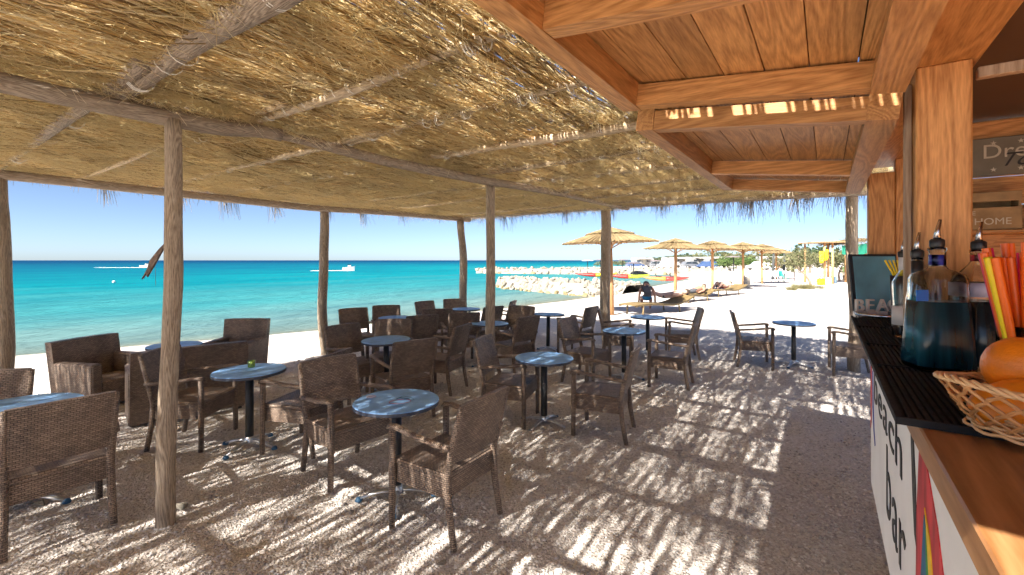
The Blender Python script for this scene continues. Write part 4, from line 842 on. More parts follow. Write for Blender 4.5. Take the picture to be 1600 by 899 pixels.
# worn emblem and ring stain on the nearest table
p = at(620, 625, 0.70)
em = empty('table_emblem', (p.x, p.y, 0.6965), 0.3, 'worn red and dark blue emblem printed on the nearest table top', 'emblem')
m = MB(); pts = [Vector((0.075*math.cos(a), 0.045*math.sin(a), 0)) for a in np.linspace(0, 6.28, 28)]; m.tube([q+Vector((0.02, -0.04, 0.001)) for q in pts], 0.0028, 4, flat=(1, 0.3)); m.build('red_ring', 'red_paint', em)
m = MB(); m.tube([(0.0, 0.03, 0.001), (0.05, 0.09, 0.001), (0.11, 0.03, 0.001), (0.12, -0.02, 0.001), (0.05, 0.0, 0.001)], 0.003, 4, flat=(1, 0.3)); m.tube([(0.02, 0.06, 0.001), (0.09, 0.0, 0.001)], 0.006, 4, flat=(1, 0.2)); m.build('blue_strokes', 'teal_paint', em)
p2 = at(580, 620, 0.70); m = MB(); m.lathe([(0.034, 0), (0.036, 0.004), (0.034, 0.006)], 20); tag(m.build('coaster', 'label_lilac', None, (p2.x, p2.y, 0.6975)), 'small pale round coaster at the edge of the emblem table', 'coaster')
p = at(393, 574, 0.70); z = 0.7005+zgf(p.x, p.y); m = MB(); shell(m, [(0.026, 0), (0.030, 0.004), (0.033, 0.062)], 0.003, 16); o = tag(m.build('candle_glass', 'candle_glass', None, (p.x, p.y, z)), 'small green patterned candle glass on the blue table', 'candle glass')

# ------------------------------------------------------------------ the beach beyond: parasols, loungers, people
def parasol_proto():
    e = empty('reed_parasol'); tag(e, 'x', 'parasol', 'reed parasols in a row along the beach')
    m = MB(); m.tube([(0, 0, -0.1), (0.01, 0, 1.2), (0, 0, 2.62)], [0.075, 0.07, 0.062], 12); m.build('pole', 'orange_pole', e)
    prof = lambda r: 2.76-0.36*r+0.04*r*r-0.10*max(0, 0.25-r)
    A, B, T = [], [], []
    for tier, (ra, rb, n, dz) in enumerate(((0.30, 1.42, 300, 0.0), (0.02, 0.72, 130, 0.045))):
        for k in range(n):
            a = 2*math.pi*k/n+random.gauss(0, .012); r1 = rb+random.uniform(-.10, .06)*(1 if not tier else 0.6); c, s = math.cos(a), math.sin(a)
            A.append((c*ra, s*ra, prof(ra)+dz+random.uniform(0, .012))); B.append((c*r1, s*r1, prof(r1)+dz+random.uniform(-.012, .012)-(0.035 if not tier else 0))); T.append(min(1, max(0, random.gauss(.55, .22))))
    prisms('canopy', A, B, 0.010, 0.017, 'parasol_reed', e, T, 4)
    m = MB(); n = 32; pr = [(0.03, prof(0.03)), (0.5, prof(.5)-0.02), (1.0, prof(1.0)-0.03), (1.34, prof(1.34)-0.045)]
    m.lathe(pr+[(r, z-0.012) for r, z in pr[::-1]], n); o = m.build('light_stop_cone', 'crate_wood', e)  # solid cone added beneath the reeds to block light
    for k in range(8):
        a = 2*math.pi*k/8; c, s = math.cos(a), math.sin(a); m = MB(); m.tube([(c*0.05, s*0.05, 2.66), (c*1.3, s*1.3, prof(1.3)-0.075)], 0.018, 6); m.tube([(c*0.06, s*0.06, 2.12), (c*0.7, s*0.7, prof(.7)-0.08)], 0.016, 6); m.build('rib', 'orange_pole', e)
    m = MB(); m.tube([(math.cos(a)*0.10, math.sin(a)*0.10, 2.735) for a in np.linspace(0, 6.2, 12)], 0.03, 6); m.build('cap_ring', 'crate_wood', e)
    return e
pp = parasol_proto()
spots = [(956, 14.2, 'nearest and largest reed parasol, behind the far log post'), (1055, 20.6, 'second reed parasol from the bar, over the seated bather'), (1113, 26.0, 'third reed parasol along the beach, above the sunbathers'), (1161, 28.4, 'fourth reed parasol, with the grey bin at its pole'), (1190.5, 33.0, 'fifth reed parasol with a separate round shadow on the sand'), (1213, 41.0, 'sixth and farthest reed parasol, by the white plastic chairs')]
for i, (px, d, lab) in enumerate(spots):
    o = pp if i == 0 else copy_tree(pp); p = atD(px, d); o.location = (p.x, p.y, zgf(p.x, p.y)); o.rotation_euler = (random.gauss(0, .012), random.gauss(0, .012), random.uniform(0, 6)); o['label'] = lab
    s = random.uniform(0.97, 1.05); o.scale = (s, s, s if i else 0.985)

def lounger(name, label, p0, p1, wd=0.66):
    """wavy slatted sunbed from foot p0 to head p1 (on the sand)"""
    p0 = Vector(p0); p1 = Vector(p1); d = p1-p0; L = d.length; a = math.atan2(d.y, d.x); z = zgf(p0.x, p0.y)
    e = empty(name, (p0.x, p0.y, z), a, label, 'lounger', 'wooden sun loungers under the parasols')
    def prof(t): return 0.30 + 0.055*math.sin(t*5.2+0.6) + (0.20*((t-0.62)/0.38)**1.3 if t > 0.62 else 0)
    N = 26; sl_ = MB()
    for i in range(N):
        t = (i+.5)/N; sl = math.atan2(prof(t+.02)-prof(t-.02), 0.04*L); sl_.box((t*L, 0, prof(t)), (L/N*0.72, wd, 0.02), Matrix.Rotation(-sl, 3, 'Y'))
    tag(sl_.build('slat_deck', 'lounger_wood', e), kind='stuff')
    for s in (-1, 1):
        m = MB(); m.tube([(t*L, s*(wd/2-0.03), prof(t)-0.035) for t in np.linspace(0.02, 0.98, 14)], 0.026, 6); m.build('side_rail', 'lounger_wood', e)
        for t in (0.14, 0.72): m = MB(); m.tube([(t*L, s*(wd/2-0.03), prof(t)-0.04), (t*L+(0.05 if t > .5 else -.03), s*(wd/2-0.03), -0.03)], 0.026, 6); m.build('leg', 'lounger_wood', e)
    return e, prof, L
def person(label, loc, rz, chains, mats, extra=None):
    """one continuous skinned body; chains: lists of (point, radius, material index)"""
    vs, es, rs, ms, idx = [], [], [], [], {}
    for ch in chains:
        prev = None
        for p, r, mi in ch:
            k = tuple(round(c, 3) for c in p)
            if k not in idx: idx[k] = len(vs); vs.append(p); rs.append(r); ms.append(mi)
            if prev is not None and prev != idx[k]: es.append((prev, idx[k]))
            prev = idx[k]
    me = bpy.data.meshes.new('person'); me.from_pydata(vs, es, []); o = bpy.data.objects.new('person', me); C.objects.link(o)
    bm = bmesh.new(); bm.from_mesh(me); ly = bm.verts.layers.skin.verify()
    for v_, r in zip(bm.verts, rs): v_[ly].radius = (r, r); v_[ly].use_root = v_.index == 0
    bm.to_mesh(me); bm.free()
    sk = o.modifiers.new('skin', 'SKIN'); sk.use_smooth_shade = True; sb = o.modifiers.new('sub', 'SUBSURF'); sb.levels = sb.render_levels = 2
    dg = bpy.context.evaluated_depsgraph_get(); me2 = bpy.data.meshes.new_from_object(o.evaluated_get(dg)); o.modifiers.clear(); o.data = me2
    me2.materials.clear()
    for m_ in mats: me2.materials.append(M[m_])
    segs = [(Vector(vs[a]), Vector(vs[b]), ms[b]) for a, b in es]
    for f in me2.polygons:
        c = f.center; best = 1e9
        for a, b, mi in segs:
            ab = b-a; t = max(0, min(1, (c-a).dot(ab)/max(ab.length_squared, 1e-9))); dd = (c-a-ab*t).length
            if dd < best: best = dd; f.material_index = mi
        f.use_smooth = True
    o.location = loc; o.rotation_euler = (0, 0, rz); tag(o, label, 'person', 'bathers on the loungers')
    if extra: extra(o)
    return o
def head_bits(o, c, fwd, up, hair='hair'):
    """hair cap, ears, nose on a head centred at c"""
    c = Vector(c); f = Vector(fwd).normalized(); u_ = Vector(up).normalized(); s = f.cross(u_)
    m = MB(); pr = [(max(.002, 0.108*math.sin(math.pi*i/14)), -0.118*math.cos(math.pi*i/14)) for i in range(6, 15)]; m.lathe(pr, 14); mt = Matrix((s, f, u_)).transposed()
    m.v = [tuple(c+mt @ (Vector(q)+Vector((0, -0.016, 0.012)))) for q in m.v]; m.build('hair', hair, o)
    m = MB(); m.lathe([(0.014, 0), (0.012, 0.012), (0.002, 0.02)], 8); q = f.to_track_quat('Z', 'Y').to_matrix(); m.v = [tuple(c+q @ Vector(p)+f*0.094) for p in m.v]; m.build('nose', 'skin', o)
def hand(ch, wr, d, side, r=0.018):
    """palm and five short fingers from wrist wr along d"""
    d = Vector(d).normalized(); s = Vector(side).normalized(); pal = Vector(wr)+d*0.07; out = [[(wr, 0.026, 0), (tuple(pal), 0.030, 0)]]
    for k, (o_, l) in enumerate(((-0.030, .065), (-0.010, .080), (0.010, .078), (0.030, .060))): out.append([(tuple(pal), 0.030, 0), (tuple(pal+s*o_+d*0.035), 0.010, 0), (tuple(pal+s*o_*1.15+d*(0.035+l)+Vector((0, 0, -0.012))), 0.008, 0)])
    out.append([(wr, 0.026, 0), (tuple(Vector(wr)+d*0.05+s*0.045), 0.012, 0), (tuple(Vector(wr)+d*0.09+s*0.06), 0.009, 0)]); ch += out
# first lounger: seated bather (back to us) and a second one lying
l1, pf1, L1 = lounger('sun_lounger', 'wavy wooden sun lounger with the seated bather, nearest the tables', at(978, 494), at(1072, 483))
z1 = zgf(l1.location.x, l1.location.y); st = 0.315
ch = [[((0, 0, st+0.10), 0.150, 1), ((0, 0.05, st+0.24), 0.135, 2), ((0, 0.15, st+0.38), 0.150, 2), ((0, 0.24, st+0.45), 0.085, 2), ((0, 0.32, st+0.49), 0.052, 0), ((0, 0.40, st+0.52), 0.088, 0), ((0, 0.49, st+0.55), 0.080, 0)]]
for s in (-1, 1):
    ch.append([((0, 0, st+0.10), 0.150, 1), ((s*0.10, 0.16, st+0.085), 0.085, 1), ((s*0.15, 0.44, st+0.07), 0.062, 0), ((s*0.15, 0.50, st-0.10), 0.052, 0), ((s*0.14, 0.50, st-0.27), 0.036, 0), ((s*0.14, 0.60, st-0.29), 0.030, 0)])
    ch.append([((0, 0.24, st+0.45), 0.085, 2), ((s*0.19, 0.20, st+0.42), 0.058, 2), ((s*0.25, 0.10, st+0.22), 0.042, 0), ((s*0.27, 0.10, st+0.06), 0.030, 0)]); hand(ch, (s*0.27, 0.10, st+0.06), (0.0, 0.35, -0.9), (-s, 0.1, 0))
pp1 = at(1013, 486); person('person in grey top and blue shorts sitting on a lounger, back to the camera', (pp1.x, pp1.y+0.12, z1), R(-12), ch, ['skin', 'cloth_blue', 'cloth_grey'], lambda o: head_bits(o, (0, 0.445, st+0.535), (0, 0.4, -0.9), (0, 0.9, 0.4), 'cloth_grey'))
def lying(label, p, rz, z, mats, knees=0.0, prone=False, hair='hair', arm=0.0):
    # feet towards -x, head towards +x, body raised along the backrest
    zz = lambda x: z + (0.16*max(0, x)**1.1)
    c = [[((0, 0, zz(0)+0.11), 0.130, 1), ((0.20, 0, zz(.2)+0.12), 0.120, 2), ((0.42, 0, zz(.42)+0.13), 0.140, 2), ((0.54, 0, zz(.54)+0.13), 0.080, 2), ((0.62, 0, zz(.62)+0.14), 0.050, 0), ((0.70, 0, zz(.7)+0.15), 0.085, 0), ((0.80, 0, zz(.8)+0.155), 0.080, 0)]]
    for s in (-1, 1):
        kz = knees*(1.0 if s > 0 else 0.75)
        c.append([((0, 0, zz(0)+0.11), 0.130, 1), ((-0.16, s*0.09, z+0.10+kz*0.2), 0.085, 1), ((-0.45+0.1*knees, s*0.11, z+0.085+kz), 0.060, 1 if len(mats) > 3 else 0), ((-0.66, s*0.11, z+0.075+kz*0.5), 0.052, 3 if len(mats) > 3 else 0), ((-0.88, s*0.10, z+0.06), 0.036, 3 if len(mats) > 3 else 0), ((-0.93, s*0.11, z+0.13), 0.028, 0)])
        w1 = (0.20-arm*0.1, s*0.30, zz(.2)+0.10+arm*0.10); w2 = (0.02+arm*0.15, s*(0.30-arm*0.15), zz(.1)+0.10+arm*0.12)
        c.append([((0.54, 0, zz(.54)+0.13), 0.080, 2), ((0.48, s*0.19, zz(.48)+0.13), 0.058, 2), (w1, 0.042, 0), (w2, 0.028, 0)]); hand(c, w2, (-0.9, 0, -0.15), (0, -s, 0))
    return person(label, p, rz, c, mats, lambda o: head_bits(o, (0.745, 0, zz(.745)+0.152), (-0.25, 0, 1 if not prone else -1), (1, 0, 0.2), hair))
q = at(1038, 484); lying('person with pink skin reclining on the nearest lounger beside the seated one', (q.x+0.15, q.y+0.30, z1+0.33), R(4), 0.0, ['skin_pale', 'cloth_dark', 'skin_pale'], 0.16, arm=0.6)
# second and third loungers
l2, _, _ = lounger('sun_lounger', 'low wooden sun lounger holding the bather in dark trousers', at(1058, 474), at(1107, 469))
q = l2.location.copy(); d2 = at(1107, 469)-at(1058, 474); a2 = math.atan2(d2.y, d2.x); q = q + d2*0.52; lying('person in dark trousers lying flat on the second lounger', (q.x, q.y, q.z+0.32), a2, 0.0, ['skin', 'cloth_grey', 'skin', 'cloth_dark'], 0.0, True)
l3, _, _ = lounger('sun_lounger', 'wooden sun lounger with raised head end, third along the beach', at(1104, 466), at(1158, 459))
q3 = l3.location; d3 = at(1158, 459)-at(1104, 466); a3 = math.atan2(d3.y, d3.x); q = q3+d3*0.45; lying('person with bare back and raised knees on the third lounger', (q.x, q.y, q.z+0.33), a3, 0.0, ['skin_pale', 'cloth_pink', 'skin_pale'], 0.26, arm=0.8)
q = atD(1099, 26.5); q.z = zgf(q.x, q.y)
m = MB(); m.bbox((-0.22, -0.12, 0), (0.22, 0.12, 0.32), 0.06); m.tube([(-0.12, 0, 0.3), (-0.08, 0, 0.46), (0.08, 0, 0.46), (0.12, 0, 0.3)], 0.015, 6); tag(m.build('beach_bag', 'cloth_pink', None, atD(1133, 27.5, 0.0)), 'pink beach bag on the sand behind the third lounger', 'bag')
m = MB(); m.bbox((-0.25, -0.14, 0), (0.25, 0.14, 0.36), 0.09); tag(m.build('beach_bag', 'cloth_grey', None, atD(1124, 27.8, 0.0)), 'dark beach bag on the sand beside the pink one', 'bag')
m = MB(); m.lathe([(0.17, 0), (0.18, 0.02), (0.19, 0.80), (0.185, 0.82), (0.16, 0.82), (0.15, 0.7)], 18); tag(m.build('litter_bin', 'bin_grey', None, atD(1167, 27.6, 0.0)), 'grey cylindrical litter bin at the foot of the fourth parasol', 'bin')

# ------------------------------------------------------------------ stone jetties
def rock_mesh(k):
    bm = bmesh.new(); bmesh.ops.create_icosphere(bm, subdivisions=2, radius=1.0); r = random.Random(k)
    cuts = [(Vector((r.gauss(0, 1), r.gauss(0, 1), r.gauss(0, 1))).normalized(), r.uniform(0.45, 0.8)) for _ in range(9)]
    for v_ in bm.verts:
        for n_, d in cuts:
            q = v_.co.dot(n_)-d
            if q > 0: v_.co -= n_*q*0.95
        v_.co *= 1+r.uniform(-.05, .05)
    me = bpy.data.meshes.new('boulder'); bm.to_mesh(me); bm.free(); return me
RKd = [rock_mesh(k) for k in range(7)]; RKw = []
for me in RKd: me.materials.append(M['boulder']); q = me.copy(); q.materials.clear(); q.materials.append(M['boulder_wet']); RKw.append(q)
def jetty(label, path, half, top, size, n, seed):
    r = random.Random(seed); P = [W(u, v, 0) for u, v in path]; e = empty('stone_jetty', (P[0].x, P[0].y, SEA), 0, label, 'jetty', 'stone jetties running into the sea'); o0 = e.location
    m = MB(); ring = []
    for i, p in enumerate(P):
        t = (P[min(i+1, len(P)-1)]-P[max(i-1, 0)]).normalized(); s = Vector((-t.y, t.x, 0)); hw = half*(0.35 if i == len(P)-1 else 1); tz = top*(0.45 if i == len(P)-1 else 1)-0.12
        ring.append([p+s*hw*1.5+Vector((0, 0, SEA-.6))-o0, p+s*hw*0.75+Vector((0, 0, tz))-o0, p-s*hw*0.75+Vector((0, 0, tz))-o0, p-s*hw*1.5+Vector((0, 0, SEA-.6))-o0])
    vs = [q for g in ring for q in g]; fs = [(4*i+k, 4*i+k+1, 4*i+k+5, 4*i+k+4) for i in range(len(P)-1) for k in range(3)]+[(4*len(P)-4, 4*len(P)-3, 4*len(P)-2, 4*len(P)-1)]
    m.add(vs, fs); m.build('core', 'boulder', e)
    for k in range(n):
        t = r.random()*(len(P)-1); i = min(int(t), len(P)-2); p = P[i].lerp(P[i+1], t-i); tg = (P[i+1]-P[i]).normalized(); s = Vector((-tg.y, tg.x, 0)); tip = max(0, t-(len(P)-2)) if len(P) > 1 else 0
        f = r.uniform(-1, 1); f = math.copysign(abs(f)**0.7, f); hw = half*(1-0.6*tip)*1.35; tz = top*(1-0.4*tip**2)
        z = tz-0.05 if abs(f) < 0.5 else tz-(abs(f)-0.5)/0.5*(tz-SEA+0.1); sc = size*r.uniform(0.6, 1.25)
        o = obj('boulder', (RKw if z < SEA+0.16 else RKd)[r.randrange(7)], e, p+s*f*hw+Vector((0, 0, z-sc*0.2))-o0); o.rotation_euler = (r.uniform(0, 6), r.uniform(0, 6), r.uniform(0, 6)); o.scale = (sc*r.uniform(.8, 1.2), sc*r.uniform(.8, 1.2), sc*r.uniform(.6, .9))
jetty('nearer jetty of pale boulders with kayaks lying on top', [(29.5, 10.2), (30.3, 14), (31.8, 18), (33.2, 21.5), (34.6, 25.0)], 1.9, 0.20, 0.25, 299, 5)
jetty('farther jetty of pale boulders beyond the narrow inlet', [(84, 14), (80, 22), (76, 32), (72, 42), (67, 54)], 3.6, 0.30, 0.42, 299, 6)

def kayak(label, px, d, z, a, L, m1, m2):
    e = empty('kayak', atD(px, d, z), a, label, 'kayak', 'kayaks lying on the jetty'); N = 16
    for half_, mat in ((0, m1), (1, m2)):
        m = MB(); pts = []; rad = []
        for i in range(N//2+1):
            t = (i+half_*N//2)/N; x = (t-.5)*L; pts.append((x, 0, 0.16+0.16*abs(2*t-1)**3)); rad.append(0.03+0.31*math.sin(math.pi*min(max(t, .02), .98))**0.7)
        m.tube(pts, rad, 12, flat=(1.0, 0.5)); m.build('hull', mat, e)
    for x in (-L*0.14, L*0.16):
        m = MB(); m.lathe([(0.20, 0.30), (0.24, 0.335), (0.22, 0.345), (0.16, 0.30)], 14, (x, 0, 0)); m.build('cockpit', 'kayak_seat', e)
        m = MB(); m.box((x-0.22, 0, 0.42), (0.06, 0.34, 0.26), Matrix.Rotation(R(-15), 3, 'Y')); m.build('seat_back', 'kayak_seat', e)
kayak('red and yellow kayak at the seaward end of the row', 931, 38.5, 0.30, R(-10), 3.5, 'kayak_red', 'kayak_yellow')
kayak('red kayak with lime green stern, middle of the row', 982, 36.4, 0.24, R(-12), 3.3, 'kayak_red', 'kayak_lime')
kayak('orange and red kayak nearest the parasols', 1040, 34.2, 0.15, R(-14), 3.4, 'kayak_orange', 'kayak_red')

# ------------------------------------------------------------------ plants
def tree(name, label, loc, trunk, limbs, blobs, nl, ls, mat, cat='tree', group=None, wood='log_Z', flat=0.5):
    e = empty(name, loc, 0, label, cat, group); m = MB(); m.tube(trunk[0], trunk[1], 8)
    for p, r in limbs: m.tube(p, r, 6)
    m.build('trunk', wood, e); pts = []
    tot = sum(b[1][0]*b[1][1]*b[1][2] for b in blobs)
    for c, ax in blobs:
        k = max(20, int(nl*ax[0]*ax[1]*ax[2]/tot)); d = rng.normal(size=(k, 3)); d /= np.linalg.norm(d, axis=1, keepdims=True); rr = rng.random(k)**0.42
        cl = rng.normal(size=(max(3, k//26), 3)); cl /= np.linalg.norm(cl, axis=1, keepdims=True); cl *= (rng.random(len(cl))**0.4)[:, None]
        w_ = cl[rng.integers(0, len(cl), k)] + d*0.22*rng.random(k)[:, None]
        mix = rng.random(k) < 0.78; q = np.where(mix[:, None], w_, d*rr[:, None]); pts.append(q*np.array(ax)+np.array(c))
    pts = np.concatenate(pts); leaves('crown', pts, ls, mat, e, None, flat); return e
p = atD(1267, 27.8); H = 1.0
tree('tamarisk_tree', 'thin leaning tamarisk tree with sparse feathery crown on the open sand', p, ([(0, 0, -0.1), (-0.05, 0, 0.35), (-0.28, 0, 0.75), (-0.62, 0.05, 1.05), (-0.75, 0, 1.35)], [.075, .07, .06, .05, .04]),
     [([(-0.62, 0.05, 1.05), (-1.1, 0, 1.5), (-1.4, .1, 1.95)], [.04, .03, .012]), ([(-0.75, 0, 1.35), (-0.6, 0.1, 1.8), (-0.2, 0, 2.2)], [.04, .025, .01]), ([(-0.75, 0, 1.35), (-0.9, -.2, 1.9), (-0.8, -.3, 2.3)], [.035, .022, .01]), ([(-0.5, .03, .95), (-0.1, 0.2, 1.45), (0.3, .2, 1.8)], [.035, .022, .01])],
     [((-1.05, 0, 1.75), (.65, .6, .5)), ((-0.45, 0, 1.95), (.75, .7, .55)), ((0.15, 0.1, 1.75), (.6, .6, .5)), ((-0.75, -.1, 1.45), (.6, .5, .3))], 3600, 0.05, 'leaf_olive', 'tree', flat=0.35)
def tussock(label, px, d, n, w_, h):
    p = atD(px, d); a = rng.random(n)*6.28; r = rng.random(n)**.6*w_; A = np.stack([np.cos(a)*r, np.sin(a)*r*0.7, np.zeros(n)], 1); B = A+np.stack([np.cos(a)*h*.5+rng.normal(0, h*.3, n), np.sin(a)*h*.5+rng.normal(0, h*.3, n), h*(.4+.7*rng.random(n))], 1)
    o = prisms('grass_tussock', A, B, 0.010, 0.003, 'dry_grass', None, None, 3, np.tile([0, 0, h*.12], (n, 1))); o.location = (p.x, p.y, zgf(p.x, p.y)); tag(o, label, 'grass', 'dry grass tussocks round the tamarisk')
tussock('wide dry grass tussock at the foot of the tamarisk', 1255, 27.2, 420, 0.55, 0.30); tussock('small dark grass tussock left of the tamarisk', 1237, 26.0, 180, 0.25, 0.22); tussock('thin spreading grass right of the tamarisk foot', 1275, 27.5, 140, 0.45, 0.16)
def bush(name, label, px, d, wd, h, mat, nl, ls, group, dp=None):
    p = atD(px, d); p.z = zgf(p.x, p.y)-0.1; r = random.Random(int(px*7)); bl = []
    for k in range(7): bl.append(((r.uniform(-.36, .36)*wd, r.uniform(-.3, .3)*(dp or wd*.6), h*r.uniform(.34, .68)), (wd*r.uniform(.17, .27), (dp or wd*.6)*r.uniform(.25, .4), h*r.uniform(.26, .38))))
    return tree(name, label, p, ([(0, 0, 0), (0.05, 0, h*.3), (0, 0, h*.5)], [h*.05, h*.04, h*.02]), [([(0, 0, h*.25), (wd*.2, 0, h*.55)], [h*.03, .01]), ([(0, 0, h*.25), (-wd*.2, 0, h*.6)], [h*.03, .01])], bl, nl, ls, mat, 'tree' if 'tree' in name else 'bush', group)
tree('olive_tree', 'small sunlit tree with forked trunk beside the far log post', atD(1312, 37.5), ([(0, 0, -.1), (-.1, 0, .5), (.05, 0, 1.0)], [.10, .08, .06]), [([(.35, 0, -.1), (.3, 0, .5), (.1, 0, 1.0)], [.09, .07, .04]), ([(.05, 0, 1.0), (-.5, 0, 1.6)], [.05, .02]), ([(.05, 0, 1.0), (.6, 0, 1.7)], [.05, .02])], [((-.4, 0, 1.6), (.7, .6, .55)), ((.45, 0, 1.75), (.7, .6, .6)), ((0, 0, 2.1), (.7, .6, .45))], 2600, 0.075, 'leaf_olive', 'tree')
bush('green_bush', 'round bright green bush right of the small forked tree', 1331, 40, 2.4, 2.3, 'leaf_green', 2200, .09, 'bushes behind the beach')
for i, (px, d, wd, h, mat, lab) in enumerate(((1150, 92, 8.5, 2.9, 'leaf_green', 'bright green hedge bush left of the red car'), (1137, 96, 7, 3.1, 'leaf_green', 'taller green hedge bush beside the white caravans'), (1172, 90, 6, 2.5, 'leaf_green', 'low green hedge bush nearest the red car'),
        (1090, 150, 20, 5.2, 'leaf_dark', 'dark tree mass behind the caravans, left'), (1060, 155, 14, 4.2, 'leaf_dark', 'low dark trees behind the leftmost caravan'), (1125, 140, 16, 5.2, 'leaf_olive', 'olive coloured tree behind the caravans, right'), (1160, 145, 16, 5.4, 'leaf_dark', 'dark tree behind the fourth parasol'),
        (1200, 135, 15, 5.6, 'leaf_olive', 'olive tree behind the fifth parasol'), (1238, 120, 13, 5.4, 'leaf_dark', 'dark round tree left of the tamarisk crown'), (1262, 118, 11, 6.4, 'leaf_dark', 'tall dark tree above the tamarisk crown'), (1285, 112, 9, 5.8, 'leaf_dark', 'dark tree beside the yellow cloths'),
        (1000, 190, 20, 3.2, 'leaf_olive', 'low far scrub at the left end of the camp'), (1030, 185, 18, 4.0, 'leaf_dark', 'far dark scrub behind the white van'), (965, 200, 18, 2.6, 'leaf_olive', 'far pale scrub beyond the jetty'), (1330, 110, 14, 5.5, 'leaf_dark', 'dark tree behind the green tarpaulin hut'), (1225, 70, 6, 3.0, 'leaf_olive', 'grey-green tamarisk bush behind the plastic chairs'), (1265, 62, 6.5, 3.2, 'leaf_olive', 'broad grey tamarisk bush behind the leaning tree'))):
    bush('hedge_bush' if 'bush' in lab else 'far_tree', lab, px, d, wd, h, mat, 1500 if d > 100 else 2400, 0.30 if d > 100 else 0.16, 'greenery behind the camp')

# ------------------------------------------------------------------ beach hut with yellow cloths, barrels, chairs
hp = atD(1300, 33.0); hut = empty('beach_hut', hp, R(0), 'small reed-roofed beach hut with a green tarpaulin behind the far post', 'hut')
for x, y in ((-0.55, 0), (0.10, 0.1), (0.55, 1.2), (2.6, 0.2), (2.6, 2.2), (-0.55, 2.2)): m = MB(); m.tube([(x, y, -0.1), (x+.02, y, 1.3), (x, y, 2.95)], [.085, .08, .07], 8); m.build('post', 'orange_pole', hut)
m = MB(); m.box((0.15, 1.1, 3.02), (2.1, 2.8, 0.08)); m.build('roof_frame', 'crate_wood', hut)
n = 500; x = rng.uniform(0.9, 3.2, n); y = rng.uniform(-.3, 2.6, n); A = np.stack([x, y, 2.9+0.35*(x-1.0)/2+rng.random(n)*.12], 1); B = A+np.stack([rng.normal(-.35, .25, n), rng.normal(-.1, .3, n), rng.normal(-.12, .1, n)], 1)
tag(prisms('reed_roof', A, B, 0.02, 0.012, 'parasol_reed', hut), kind='stuff')
m = MB(); m.poly([(0.75, 0.02, 2.75), (2.9, 0.02, 2.95), (2.9, 0.02, 2.3), (1.9, 0.02, 2.05), (1.2, 0.02, 2.0), (0.75, 0.02, 2.15)], (0, 0.02, 0)); m.build('tarpaulin', 'tarp_green', hut)
def cloth(label, px, d, z0, wd, h, mat):
    m = MB(); N = 10; vs = []; fs = []
    for i in range(N+1):
        for j in range(6): t = i/N; vs.append(((t-.5)*wd*(1-.12*j/5), 0.05*math.sin(t*14+j*.4), -h*j/5*(1+.12*math.sin(t*5))))
    for i in range(N):
        for j in range(5): a = i*6+j; fs.append((a, a+1, a+7, a+6))
    m.add(vs, fs, True); o = m.build('hanging_cloth', mat, None, atD(px, d, z0)); sm = o.modifiers.new('thick', 'SOLIDIFY'); sm.thickness = 0.02; tag(o, label, 'cloth', 'yellow cloths hung on the hut')
cloth('larger yellow cloth hanging on the hut post', 1285, 32.6, 2.35, 0.42, 0.80, 'cloth_yellow'); cloth('smaller yellow cloth hanging right of the larger one', 1292, 32.4, 2.45, 0.24, 0.7, 'cloth_yellow')
m = MB(); m.bbox((-0.22, -.15, 0), (0.22, .15, 0.46), 0.05); m.tube([(-.1, 0, .45), (-.06, 0, .62), (.06, 0, .62), (.1, 0, .45)], .02, 6); tag(m.build('yellow_case', 'cloth_yellow', None, atD(1283, 31.0)), 'bright yellow case standing on the sand at the hut', 'case')
for px, d, mat, lab in ((1302.5, 33.6, 'barrel_blue', 'grey-blue barrel right of the white one by the hut'), (1294, 32.0, 'plastic_white', 'white barrel beside the yellow case')):
    m = MB(); m.lathe([(.17, 0), (.185, .05), (.19, .25), (.185, .45), (.17, .5), (.16, .49)], 16); tag(m.build('barrel', mat, None, atD(px, d)), lab, 'barrel', 'barrels by the hut')
def plastic_chair(label, px, d, rz, mat):
    e = empty('plastic_chair', atD(px, d), rz, label, 'chair', 'plastic garden chairs under the sixth parasol')
    m = MB(); m.bbox((-.23, -.22, .42), (.23, .23, .45), .01); m.build('seat', mat, e); m = MB(); bk_panel(m, .42, .44, .46, .85, -.21, -.30, .025); m.build('backrest', mat, e)
    for a in (-1, 1):
        for b in (-1, 1): m = MB(); m.tube([(a*.21, b*.2, .43), (a*.25, b*.25, 0)], [.022, .016], 6); m.build('leg', mat, e)
        m = MB(); m.tube([(a*.25, -.24, .62), (a*.26, .2, .64), (a*.25, .22, .44)], .018, 6); m.build('armrest', mat, e)
plastic_chair('white plastic chair left of the pair under the sixth parasol', 1211, 35.5, R(150), 'plastic_white'); plastic_chair('white plastic chair turned sideways behind the teal one', 1218, 37, R(80), 'plastic_white'); plastic_chair('teal plastic chair under the sixth parasol', 1224, 35.8, R(200), 'plastic_teal')
m = MB(); m.lathe([(0.45, .68), (.46, .7), (.45, .72)], 20); m.tube([(0, 0, 0), (0, 0, .69)], .04, 8); tag(m.build('plastic_table', 'mattress_dark', None, atD(1241, 38)), 'dark round table in the shade behind the tamarisk', 'table')
for px, d, lab in ((1207, 40, 'dark wrapped pole left of the white plastic chairs'), (1224, 43, 'dark pole behind the teal plastic chair')):
    m = MB(); m.tube([(0, 0, -.1), (.05, 0, 1), (.1, 0, 2.3)], [.10, .11, .09], 10); tag(m.build('wrapped_pole', 'cloth_dark', None, atD(px, d)), lab, 'pole', 'dark poles near the sixth parasol')

